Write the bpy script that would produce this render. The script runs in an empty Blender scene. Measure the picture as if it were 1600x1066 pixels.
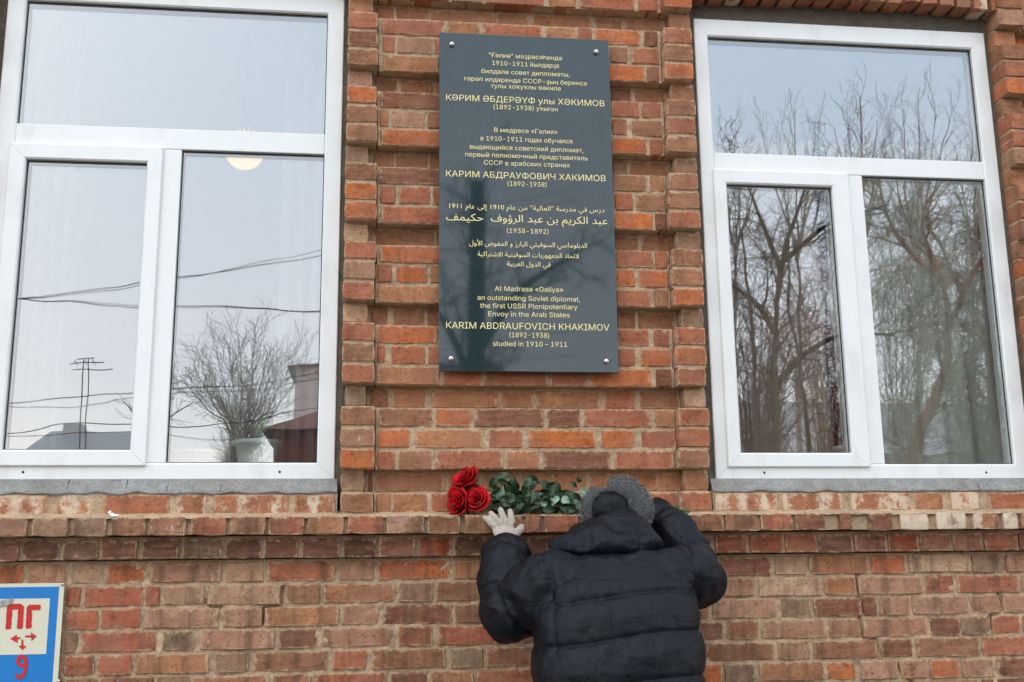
import bpy, bmesh, math, random, os
import numpy as np
from mathutils import Vector, Matrix, geometry, noise as mn
R = math.radians
scene = bpy.context.scene
COL = scene.collection
rng = random.Random(11)

# ---------------------------------------------------------------- camera
CAM_M = ((0.99249737, -0.12171684, -0.01157534),
         (-0.01356757, -0.20372907, 0.97893329),
         (0.1215109, 0.97143166, 0.20385197))      # right, up, forward
CAM_C = Vector((0.0, -4.0, 1.6))
FPX = 1707.98
cam = bpy.data.cameras.new('camera')
cam.sensor_width = 36.0
cam.lens = 36.0 * FPX / 1600.0
cam.clip_start = 0.05
cam.clip_end = 2000
cam_o = bpy.data.objects.new('camera', cam)
COL.objects.link(cam_o)
r_, u_, f_ = (Vector(v) for v in CAM_M)
cam_o.matrix_world = Matrix(((r_.x, u_.x, -f_.x, CAM_C.x), (r_.y, u_.y, -f_.y, CAM_C.y),
                             (r_.z, u_.z, -f_.z, CAM_C.z), (0, 0, 0, 1)))
scene.camera = cam_o


def at(px, py, Y=0.0):
    """world point where the sight line through a photo pixel meets the upright plane y = Y"""
    d = r_ * ((px - 800) / FPX) + u_ * (-(py - 533) / FPX) + f_
    return CAM_C + d * ((Y - CAM_C.y) / d.y)


def seen(p):
    q = Vector(p) - CAM_C
    z = q.dot(f_)
    return 800 + FPX * q.dot(r_) / z, 533 - FPX * q.dot(u_) / z


def refl(px, py, dist, Yg=0.055):
    """world point whose mirror image in the window glass is met by a sight line"""
    p = at(px, py, Yg + dist)
    return Vector((p.x, Yg - dist, p.z))


# ---------------------------------------------------------------- world, sun, exposure
world = bpy.data.worlds.new('World')
scene.world = world
world.use_nodes = True
wt = world.node_tree
wt.nodes.clear()
N = wt.nodes.new
wo = N('ShaderNodeOutputWorld')
add = N('ShaderNodeAddShader')
sky = N('ShaderNodeTexSky')
sky.sky_type = 'NISHITA'
sky.sun_disc = False
sky.sun_elevation = R(32)
sky.sun_rotation = R(205)
b1 = N('ShaderNodeBackground')
b1.inputs[1].default_value = 0.05
b2 = N('ShaderNodeBackground')
b2.inputs[1].default_value = 2.0
tc = N('ShaderNodeTexCoord')
mp = N('ShaderNodeMapping')
mp.inputs['Scale'].default_value = (1.0, 1.0, 2.6)
nz = N('ShaderNodeTexNoise')
nz.inputs['Scale'].default_value = 1.6
nz.inputs['Detail'].default_value = 5
rp = N('ShaderNodeValToRGB')
rp.color_ramp.elements[0].position = 0.3
rp.color_ramp.elements[0].color = (0.80, 0.86, 0.92, 1)
rp.color_ramp.elements[1].position = 0.72
rp.color_ramp.elements[1].color = (0.93, 0.95, 0.97, 1)
# cloud cover: paler and a little rosy toward the horizon
sx = N('ShaderNodeSeparateXYZ')
hr = N('ShaderNodeValToRGB')
hr.color_ramp.elements[0].position = 0.0
hr.color_ramp.elements[0].color = (1.20, 1.02, 0.98, 1)
hr.color_ramp.elements[1].position = 1.0
hr.color_ramp.elements[1].color = (1.0, 1.0, 1.0, 1)
_e = hr.color_ramp.elements.new(0.16)
_e.color = (0.92, 0.87, 0.87, 1)
_e = hr.color_ramp.elements.new(0.45)
_e.color = (0.72, 0.79, 0.86, 1)
mul = N('ShaderNodeMix')
mul.data_type = 'RGBA'
mul.blend_type = 'MULTIPLY'
mul.inputs[0].default_value = 1.0
L = wt.links.new
L(tc.outputs['Generated'], mp.inputs[0])
L(mp.outputs[0], nz.inputs[0])
L(nz.outputs[0], rp.inputs[0])
L(tc.outputs['Generated'], sx.inputs[0])
L(sx.outputs[2], hr.inputs[0])
L(rp.outputs[0], mul.inputs[6])
L(hr.outputs[0], mul.inputs[7])
L(mul.outputs[2], b2.inputs[0])
L(sky.outputs[0], b1.inputs[0])
L(b1.outputs[0], add.inputs[0])
L(b2.outputs[0], add.inputs[1])
L(add.outputs[0], wo.inputs[0])

sd = bpy.data.lights.new('sun', 'SUN')
sd.energy = 0.5
sd.angle = R(25)
sd.color = (1.0, 0.95, 0.88)
so = bpy.data.objects.new('sun', sd)
COL.objects.link(so)
_el, _az = R(48), R(205)
sdir = Vector((math.sin(_az) * math.cos(_el), math.cos(_az) * math.cos(_el), math.sin(_el)))
so.rotation_euler = sdir.to_track_quat('Z', 'Y').to_euler()
so.location = (0, -8, 12)

scene.view_settings.view_transform = 'Standard'
scene.view_settings.look = 'None'
scene.view_settings.exposure = 0.0
scene.view_settings.gamma = 1.0
scene.view_settings.use_curve_mapping = False
scene.render.engine = 'CYCLES'
scene.cycles.max_bounces = 8
scene.cycles.transparent_max_bounces = 16
scene.cycles.caustics_reflective = False
scene.cycles.caustics_refractive = False


# ---------------------------------------------------------------- helpers
def lin(c):
    out = []
    for v in c[:3]:
        v = v / 255.0
        out.append(v / 12.92 if v <= 0.04045 else ((v + 0.055) / 1.055) ** 2.4)
    return tuple(out)


def link(o, parent=None):
    COL.objects.link(o)
    if parent is not None:
        o.parent = parent
    return o


def tag(o, label=None, cat=None, group=None, kind=None):
    if label: o['label'] = label
    if cat: o['category'] = cat
    if group: o['group'] = group
    if kind: o['kind'] = kind
    return o


def thing(name, loc, label, cat, group=None):
    o = bpy.data.objects.new(name, None)
    o.location = loc
    o.empty_display_size = 0.1
    COL.objects.link(o)
    return tag(o, label, cat, group)


def mesh_from(name, v, f, mat=None, smooth=False):
    me = bpy.data.meshes.new(name)
    me.from_pydata([tuple(p) for p in v], [], [tuple(q) for q in f])
    me.update()
    if mat is not None:
        for m in (mat if isinstance(mat, (list, tuple)) else [mat]):
            me.materials.append(m)
    if smooth:
        me.polygons.foreach_set('use_smooth', [True] * len(me.polygons))
    return me


def put(name, me, parent=None, world=True):
    """link a mesh given in world coordinates under its parent"""
    o = bpy.data.objects.new(name, me)
    link(o, parent)
    if parent is not None and world:
        M = Matrix.Identity(4)
        p = parent
        while p is not None:
            M = Matrix.LocRotScale(p.location, p.rotation_euler, p.scale) @ M
            p = p.parent
        o.matrix_parent_inverse = Matrix.Identity(4)
        o.matrix_basis = M.inverted()
    return o


class MB:
    def __init__(s):
        s.v = []
        s.f = []

    def add(s, v, f):
        b = len(s.v)
        s.v += [tuple(p) for p in v]
        s.f += [tuple(i + b for i in q) for q in f]

    def box(s, x0, x1, y0, y1, z0, z1, bev=0.0):
        if bev <= 0:
            s.add([(x0, y0, z0), (x1, y0, z0), (x1, y1, z0), (x0, y1, z0), (x0, y0, z1), (x1, y0, z1), (x1, y1, z1), (x0, y1, z1)],
                  [(0, 3, 2, 1), (4, 5, 6, 7), (0, 1, 5, 4), (1, 2, 6, 5), (2, 3, 7, 6), (3, 0, 4, 7)])
            return
        bm = bmesh.new()
        bmesh.ops.create_cube(bm, size=1.0)
        for q in bm.verts:
            q.co = Vector(((x0 + x1) / 2 + q.co.x * (x1 - x0), (y0 + y1) / 2 + q.co.y * (y1 - y0), (z0 + z1) / 2 + q.co.z * (z1 - z0)))
        bmesh.ops.bevel(bm, geom=list(bm.edges), offset=bev, segments=2, affect='EDGES', profile=0.5)
        bm.verts.index_update()
        s.add([q.co.copy() for q in bm.verts], [[q.index for q in f.verts] for f in bm.faces])
        bm.free()

    def tube(s, pts, rad, k=8, cap=True, flat=None):
        pts = [Vector(p) for p in pts]
        n = len(pts)
        if not isinstance(rad, (list, tuple)):
            rad = [rad] * n
        b = len(s.v)
        up = None
        for i, p in enumerate(pts):
            t = (pts[min(i + 1, n - 1)] - pts[max(i - 1, 0)])
            t = t.normalized() if t.length > 1e-9 else Vector((0, 0, 1))
            if up is None:
                up = Vector((0, 0, 1)) if abs(t.z) < 0.9 else Vector((0, 1, 0))
            a = t.cross(up)
            if a.length < 1e-6:
                a = t.cross(Vector((1, 0, 0)))
            a.normalize()
            c = a.cross(t).normalized()
            up = c
            ra, rb = rad[i] if isinstance(rad[i], (tuple, list)) else (rad[i], rad[i])
            for j in range(k):
                w = 2 * math.pi * j / k
                q = p + a * (math.cos(w) * ra) + c * (math.sin(w) * rb)
                s.v.append((q.x, q.y, q.z))
        for i in range(n - 1):
            for j in range(k):
                j2 = (j + 1) % k
                s.f.append((b + i * k + j, b + i * k + j2, b + (i + 1) * k + j2, b + (i + 1) * k + j))
        if cap:
            s.f.append(tuple(b + j for j in range(k))[::-1])
            s.f.append(tuple(b + (n - 1) * k + j for j in range(k)))

    def ellip(s, c, r, nu=24, nv=14, rot=None):
        b = len(s.v)
        c = Vector(c)
        rot = rot or Matrix.Identity(3)
        s.v.append(tuple(c + rot @ Vector((0, 0, -r[2]))))
        for i in range(1, nv):
            t = -math.pi / 2 + math.pi * i / nv
            for j in range(nu):
                w = 2 * math.pi * j / nu
                s.v.append(tuple(c + rot @ Vector((r[0] * math.cos(t) * math.cos(w), r[1] * math.cos(t) * math.sin(w), r[2] * math.sin(t)))))
        s.v.append(tuple(c + rot @ Vector((0, 0, r[2]))))
        e = len(s.v) - 1
        for j in range(nu):
            j2 = (j + 1) % nu
            s.f.append((b, b + 1 + j2, b + 1 + j))
            s.f.append((e, b + 1 + (nv - 2) * nu + j, b + 1 + (nv - 2) * nu + j2))
            for i in range(nv - 2):
                a = b + 1 + i * nu
                s.f.append((a + j, a + j2, a + nu + j2, a + nu + j))

    def lathe(s, c, prof, k=20):
        b = len(s.v)
        for r0, z in prof:
            for j in range(k):
                w = 2 * math.pi * j / k
                s.v.append((c[0] + r0 * math.cos(w), c[1] + r0 * math.sin(w), c[2] + z))
        for i in range(len(prof) - 1):
            for j in range(k):
                j2 = (j + 1) % k
                s.f.append((b + i * k + j, b + i * k + j2, b + (i + 1) * k + j2, b + (i + 1) * k + j))

    def build(s, name, mat, parent=None, smooth=False):
        return put(name, mesh_from(name, s.v, s.f, mat, smooth), parent)


def fuse(mb, voxel, smooth=8, post=None):
    """one continuous surface out of overlapping closed forms"""
    me = mesh_from('raw', mb.v, mb.f)
    o = bpy.data.objects.new('raw', me)
    COL.objects.link(o)
    m = o.modifiers.new('r', 'REMESH')
    m.mode = 'VOXEL'
    m.voxel_size = voxel
    m2 = o.modifiers.new('s', 'SMOOTH')
    m2.factor = 0.5
    m2.iterations = smooth
    dg = bpy.context.evaluated_depsgraph_get()
    out = bpy.data.meshes.new_from_object(o.evaluated_get(dg))
    bpy.data.objects.remove(o)
    if post is not None:
        n = len(out.vertices)
        co = np.empty(n * 3)
        out.vertices.foreach_get('co', co)
        co = co.reshape(-1, 3)
        no = np.empty(n * 3)
        out.vertex_normals.foreach_get('vector', no)
        no = no.reshape(-1, 3)
        co = post(co, no)
        out.vertices.foreach_set('co', co.ravel())
        out.update()
    out.polygons.foreach_set('use_smooth', [True] * len(out.polygons))
    return out


# ---------------------------------------------------------------- materials
class NT:
    def __init__(s, name):
        s.m = bpy.data.materials.new(name)
        s.m.use_nodes = True
        s.t = s.m.node_tree
        s.b = s.t.nodes['Principled BSDF']

    def n(s, typ, **kw):
        o = s.t.nodes.new('ShaderNode' + typ)
        for k, v in kw.items():
            setattr(o, k, v)
        return o

    def l(s, a, b):
        s.t.links.new(a, b)

    def noise(s, scale, detail=4, rough=0.55, vec=None, stretch=None, kind='Object'):
        t = s.n('TexNoise')
        t.inputs['Scale'].default_value = scale
        t.inputs['Detail'].default_value = detail
        t.inputs['Roughness'].default_value = rough
        if vec is None:
            if kind == 'Position':
                vec = s.n('NewGeometry').outputs['Position']
            else:
                vec = s.n('TexCoord').outputs[kind]
        if stretch:
            m = s.n('Mapping')
            m.inputs['Scale'].default_value = stretch
            s.l(vec, m.inputs[0])
            vec = m.outputs[0]
        s.l(vec, t.inputs[0])
        return t.outputs[0]

    def ramp(s, fac, stops):
        r = s.n('ValToRGB')
        e = r.color_ramp.elements
        while len(e) < len(stops):
            e.new(0.5)
        for i, (p, c) in enumerate(stops):
            e[i].position = p
            e[i].color = (c, c, c, 1) if isinstance(c, (int, float)) else (*c[:3], 1)
        s.l(fac, r.inputs[0])
        return r.outputs[0]

    def mix(s, fac, a, b, mode='MIX'):
        m = s.n('Mix', data_type='RGBA', blend_type=mode)
        for sock, v in ((m.inputs[0], fac), (m.inputs[6], a), (m.inputs[7], b)):
            if hasattr(v, 'is_output'):
                s.l(v, sock)
            elif isinstance(v, (int, float)):
                sock.default_value = v
            else:
                sock.default_value = (*v[:3], 1)
        return m.outputs[2]

    def math(s, op, a, b=0.0, c=None):
        m = s.n('Math', operation=op)
        m.use_clamp = False
        for i, v in enumerate((a, b) if c is None else (a, b, c)):
            if hasattr(v, 'is_output'):
                s.l(v, m.inputs[i])
            else:
                m.inputs[i].default_value = v
        return m.outputs[0]

    def bump(s, h, strength=0.5, dist=0.002, prev=None):
        b = s.n('Bump')
        b.inputs['Strength'].default_value = strength
        b.inputs['Distance'].default_value = dist
        s.l(h, b.inputs['Height'])
        if prev is not None:
            s.l(prev, b.inputs['Normal'])
        return b.outputs[0]

    def fin(s, col=None, rough=0.8, normal=None, **kw):
        if col is not None:
            if hasattr(col, 'is_output'):
                s.l(col, s.b.inputs['Base Color'])
            else:
                s.b.inputs['Base Color'].default_value = (*col[:3], 1)
        if hasattr(rough, 'is_output'):
            s.l(rough, s.b.inputs['Roughness'])
        else:
            s.b.inputs['Roughness'].default_value = rough
        if normal is not None:
            s.l(normal, s.b.inputs['Normal'])
        for k, v in kw.items():
            s.b.inputs[k.replace('_', ' ')].default_value = v
        return s.m


def simple(name, rgb, rough=0.7, var=0.12, scale=6.0, bump=0.15, bdist=0.001, **kw):
    t = NT(name)
    c = lin(rgb)
    n = t.noise(scale, 5, kind='Object')
    col = t.mix(n, tuple(x * (1 - var) for x in c), tuple(min(1, x * (1 + var)) for x in c))
    nm = t.bump(t.noise(scale * 14, 3), bump, bdist) if bump else None
    return t.fin(col, rough, nm, **kw)


MORTAR = lin((194, 166, 134))


def brick_material(name, attribute=False):
    t = NT(name)
    if attribute:
        a = t.n('Attribute', attribute_name='tint')
        base, wash = a.outputs['Color'], a.outputs['Alpha']
        rnd = 0.5
    else:
        oi = t.n('ObjectInfo')
        base, wash, rnd = oi.outputs['Color'], oi.outputs['Alpha'], oi.outputs['Random']
    pos = t.n('NewGeometry').outputs['Position']
    # fired clay: mottled, darker burnt specks, paler bloom
    n1 = t.noise(16, 6, 0.65, pos)
    n2 = t.noise(75, 5, 0.7, pos)
    n3 = t.noise(5.5, 5, 0.6, pos)
    col = t.mix(t.ramp(n1, [(0.30, 0.0), (0.70, 1.0)]), t.mix(1.0, base, (0.64, 0.56, 0.50), 'MULTIPLY'), t.mix(1.0, base, (1.20, 1.26, 1.30), 'MULTIPLY'))
    hs = t.noise(22, 4, 0.6, pos, (0.5, 1.0, 2.4))
    col = t.mix(t.ramp(hs, [(0.45, 0.0), (0.66, 0.40)]), col, lin((178, 132, 108)))
    col = t.mix(t.ramp(n2, [(0.37, 0.75), (0.45, 0.0)]), col, t.mix(1.0, col, (0.34, 0.30, 0.28), 'MULTIPLY'))
    col = t.mix(t.ramp(n3, [(0.40, 0.0), (0.66, 0.50)]), col, lin((158, 112, 90)))
    # soot that runs down in streaks
    st = t.noise(9, 5, 0.6, pos, (2.2, 1.0, 0.22))
    sg = t.n('SeparateXYZ')
    t.l(pos, sg.inputs[0])
    low = t.ramp(sg.outputs[2], [(0.0, 1.0), (1.0, 1.0)]) if False else t.math('LESS_THAN', sg.outputs[2], 1.80)
    col = t.mix(t.math('MULTIPLY', t.ramp(st, [(0.49, 0.0), (0.66, 0.62)]), t.math('ADD', t.math('MULTIPLY', low, .6), .4)), col, lin((84, 64, 50)))
    # lime wash: run-down streaks and patches, amount set per brick
    ls = t.noise(8, 4, 0.55, pos, (1.9, 1.0, 0.16))
    lp = t.noise(26, 5, 0.7, pos)
    lw = t.math('ADD', t.math('MULTIPLY', ls, 0.55), t.math('MULTIPLY', lp, 0.45))
    th = t.math('SUBTRACT', 0.80, t.math('MULTIPLY', wash, 0.42))
    m1 = t.math('MULTIPLY', t.math('SUBTRACT', lw, th), 14.0)
    m1 = t.n('Clamp').outputs[0] if False else t.ramp(m1, [(0.0, 0.0), (1.0, 0.86)])
    col = t.mix(m1, col, lin((214, 196, 172)))
    # mortar smeared over the arrises
    tcg = t.n('TexCoord').outputs['Generated']
    if not attribute:
        sp = t.n('SeparateXYZ')
        t.l(tcg, sp.inputs[0])
        ex = t.math('MINIMUM', sp.outputs[0], t.math('SUBTRACT', 1.0, sp.outputs[0]))
        ez = t.math('MINIMUM', t.math('MULTIPLY', sp.outputs[2], 1.6), t.math('SUBTRACT', 1.0, sp.outputs[2]))
        e = t.math('MINIMUM', t.math('MULTIPLY', ex, 2.6), ez)
        e = t.math('ADD', e, t.math('MULTIPLY', t.math('SUBTRACT', t.noise(45, 4, 0.7, pos), 0.5), 0.75))
        em = t.ramp(e, [(0.0, 0.80), (0.13, 0.0)])
        col = t.mix(em, col, MORTAR)
    # red paint that has dripped over a few bricks beside the notice plate
    px = t.n('SeparateXYZ')
    t.l(pos, px.inputs[0])

    def band(v, a, b, soft):
        u = t.math('MULTIPLY', t.math('SUBTRACT', v, a), 1.0 / soft)
        w = t.math('MULTIPLY', t.math('SUBTRACT', b, v), 1.0 / soft)
        k = t.math('MINIMUM', u, w)
        m = t.n('Clamp')
        t.l(k, m.inputs[0])
        return m.outputs[0]
    pn = t.noise(11, 4, 0.6, pos, (1.6, 1.0, 0.35))
    box = t.math('MULTIPLY', band(px.outputs[0], -1.04, -0.74, 0.05), band(px.outputs[2], 1.27, 1.555, 0.03))
    pm = t.math('MULTIPLY', box, t.ramp(pn, [(0.48, 0.0), (0.60, 0.50)]))
    col = t.mix(pm, col, lin((180, 92, 64)))
    rough = t.ramp(n1, [(0.2, 0.80), (0.9, 0.95)])
    h = t.math('ADD', t.math('MULTIPLY', n2, 0.6), t.math('MULTIPLY', t.noise(190, 3, 0.7, pos), 0.35))
    h = t.math('ADD', h, t.math('MULTIPLY', n1, 0.9))
    return t.fin(col, rough, t.bump(h, 0.95, 0.0048), Specular_IOR_Level=0.25)


def mortar_material(name, rgb=(200, 172, 140), dark=0.62):
    t = NT(name)
    pos = t.n('NewGeometry').outputs['Position']
    c = lin(rgb)
    n = t.noise(22, 6, 0.7, pos)
    n2 = t.noise(120, 4, 0.7, pos)
    n3 = t.noise(3.2, 4, 0.6, pos)
    col = t.mix(t.ramp(n, [(0.3, 0), (0.7, 1)]), tuple(x * dark for x in c), tuple(x * 1.18 for x in c))
    col = t.mix(t.ramp(n2, [(0.36, 0.6), (0.5, 0)]), col, tuple(x * 0.4 for x in c))
    col = t.mix(t.ramp(n3, [(0.45, 0), (0.75, 0.45)]), col, lin((118, 106, 90)))
    h = t.math('ADD', n, t.math('MULTIPLY', n2, 0.7))
    return t.fin(col, 0.95, t.bump(h, 0.9, 0.004), Specular_IOR_Level=0.2)


M = {}
M['brick'] = brick_material('fired_brick')
M['brickwork'] = brick_material('fired_brickwork', True)
M['mortar'] = mortar_material('lime_mortar')
M['cement'] = mortar_material('grey_cement', (150, 150, 146), 0.72)
M['foam'] = mortar_material('dark_cement', (104, 98, 88), 0.7)


def pvc():
    t = NT('white_plastic')
    n = t.noise(3, 4, kind='Position', stretch=(1, 1, 2))
    col = t.mix(n, lin((228, 232, 230)), lin((238, 240, 238)))
    d = t.noise(9, 5, 0.65, kind='Position', stretch=(1, 1, 0.4))
    col = t.mix(t.ramp(d, [(0.52, 0), (0.78, 0.38)]), col, lin((190, 188, 182)))
    return t.fin(col, 0.32, t.bump(t.noise(60, 2), 0.03, 0.0005))


M['pvc'] = pvc()
M['gasket'] = simple('black_rubber', (40, 40, 42), 0.6, 0.1, 10, 0)


def glass():
    t = NT('window_glass')
    t.t.nodes.remove(t.b)
    out = [n for n in t.t.nodes if n.type == 'OUTPUT_MATERIAL'][0]
    g = t.n('BsdfGlossy')
    g.inputs['Roughness'].default_value = 0.0
    g.inputs['Color'].default_value = (0.96, 0.98, 1, 1)
    tr = t.n('BsdfTransparent')
    tr.inputs['Color'].default_value = (0.90, 0.93, 0.92, 1)
    fr = t.n('LayerWeight')
    fr.inputs['Blend'].default_value = 0.22
    fac = t.math('ADD', t.math('MULTIPLY', fr.outputs['Facing'], 0.28), 0.215)
    bn = t.bump(t.noise(2.3, 2, 0.4, kind='Position'), 0.05, 0.02)
    t.l(bn, g.inputs['Normal'])
    mx = t.n('MixShader')
    t.l(fac, mx.inputs[0])
    t.l(tr.outputs[0], mx.inputs[1])
    t.l(g.outputs[0], mx.inputs[2])
    t.l(mx.outputs[0], out.inputs[0])
    return t.m


M['glass'] = glass()

# ---------------------------------------------------------------- brick building
PAL = {  # colour of the fired clay (some with shade painted in), share of lime wash
    'o': ((184, 104, 64), 0.08), 'O': ((188, 104, 54), 0.04), 'r': ((162, 98, 74), 0.12), 'n': ((168, 118, 86), 0.14),
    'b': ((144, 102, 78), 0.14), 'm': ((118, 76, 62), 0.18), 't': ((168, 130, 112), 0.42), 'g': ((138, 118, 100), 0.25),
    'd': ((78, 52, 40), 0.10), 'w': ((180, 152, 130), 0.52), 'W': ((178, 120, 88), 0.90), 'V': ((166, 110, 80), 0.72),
    'R': ((160, 98, 72), 0.50), 'X': ((200, 172, 158), 1.0), 'P': ((172, 104, 80), 0.32), 'Q': ((160, 100, 78), 0.25),
    'M': ((132, 62, 38), 0.10), 'G': ((112, 90, 72), 0.42), 'B': ((154, 108, 82), 0.55)}  # M, m, d, G darkened for soot and painted shade under the ledge
K = lambda k: 1.954 + 0.0778 * k
PIER = [
(25,'-135 -17 b','-17 105 r 115 398 b 408 549 r 560 812 r 823 1047 o 1058 1139 r','1134 1255 r'),
(24,'-135 -16 r','-21 70 b 78 264 r 271 398 g 408 647 r 666 779 n 795 1023 r 1037 1130 r','1133 1254 o'),
(23,'-135 -38 n','-28 46 n 51 182 b 190 455 b 460 591 b 602 856 b 864 982 b 993 1169 b','1165 1256 b'),
(22,'-134 -17 r','-2 246 r 254 384 n 394 639 r 650 775 n 783 841 r 849 1042 o 1055 1116 m','1127 1247 r'),
(21,'-134 -16 m','-1 52 r 57 198 t 203 360 r 371 514 b 524 773 r 784 904 b 912 986 b 999 1116 r','1125 1247 b'),
(20,'-134 -13 b','3 223 n 234 462 r 472 668 n 678 897 o 904 1056 O 1062 1115 b','1125 1246 o'),
(19,'-133 -36 t','-33 62 b 72 201 b 209 416 b 426 675 b 685 914 b 924 1009 b 1019 1153 b','1157 1257 b'),
(18,'-133 -17 o','-5 259 m 269 410 r 420 665 n 675 897 r 910 1028 r 1035 1121 r','1127 1248 b'),
(17,'-133 -14 b','-9 30 n 40 170 t 179 334 b 344 587 r 597 766 n 776 897 o 910 973 r 991 1123 b','1127 1244 r'),
(16,'-134 -13 b','-1 259 o 269 510 r 520 764 n 774 898 r 908 1051 O 1061 1124 r','1123 1246 b'),
(15,'-136 -46 g','-41 53 b 59 182 b 190 414 b 424 669 b 679 910 b 920 983 g 988 1169 b','1161 1254 g'),
(14,'-135 -12 b','-6 271 m 279 508 r 518 760 n 770 898 r 906 1045 b 1055 1120 n','1122 1243 b'),
(13,'-134 -11 O','0 60 r 70 190 r 200 358 r 368 607 o 617 809 r 819 903 n 911 988 r 996 1117 b','1119 1245 b'),
(12,'-134 -10 o','3 259 r 269 506 n 516 757 b 767 901 r 909 1065 O 1072 1121 m','1116 1246 r'),
(11,'-135 -41 w','-37 208 b 216 412 b 422 663 b 673 913 b 923 1016 b 1026 1161 b','1154 1254 g'),
(10,'-132 -9 r','1 271 o 279 504 r 514 753 r 763 904 n 911 1059 r 1064 1117 r','1122 1248 b'),
(9,'-133 -14 t','-8 49 r 60 182 o 191 356 n 366 602 r 612 801 o 811 901 r 910 985 O 997 1114 o','1116 1245 b'),
(8,'-135 -14 r','-4 259 n 269 502 o 512 749 n 759 899 r 909 1045 r 1057 1113 b','1121 1244 o'),
(7,'-133 -39 w','-37 35 b 50 174 b 182 360 b 370 607 b 617 757 b 767 908 b 918 995 b 1002 1161 b','1161 1250 g'),
(6,'-133 -12 r','-5 221 o 230 452 r 462 696 n 706 899 o 908 1031 r 1046 1112 r','1124 1241 r'),
(5,'-132 -11 b','-5 28 r 48 175 r 183 312 r 321 444 n 454 707 r 717 897 b 906 975 r 991 1114 o','1118 1243 O'),
(4,'-131 -9 r','-5 228 n 238 383 o 391 642 r 648 785 r 792 1033 O 1050 1113 m','1124 1236 r'),
(3,'-120 -39 g','-37 43 b 55 179 n 199 453 n 462 588 n 597 846 n 858 982 r 996 1165 b','1157 1245 w'),
(2,'-132 -6 b','5 203 b 213 343 o 354 617 m 629 754 m 768 1028 r 1041 1124 n','1120 1242 r'),
(1,'-132 -5 t','2 121 o 138 391 n 409 537 r 555 815 O 832 960 o 982 1115 r','1119 1240 r'),
(0,'-131 -5 O','1 68 r 80 201 b 211 465 r 475 598 n 611 866 m 881 1109 r','1113 1234 b'),
(-1,'-128 -43 g','-41 -11 b -3 253 n 261 386 n 393 530 n 539 650 n 660 784 n 794 933 n 940 1057 n 1061 1148 n','1145 1239 b'),
(-2,'-127 -8 b','-1 54 n 60 186 n 196 364 r 371 517 b 526 659 r 669 826 b 836 1003 n 1010 1112 r','1114 1235 r'),
]
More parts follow.
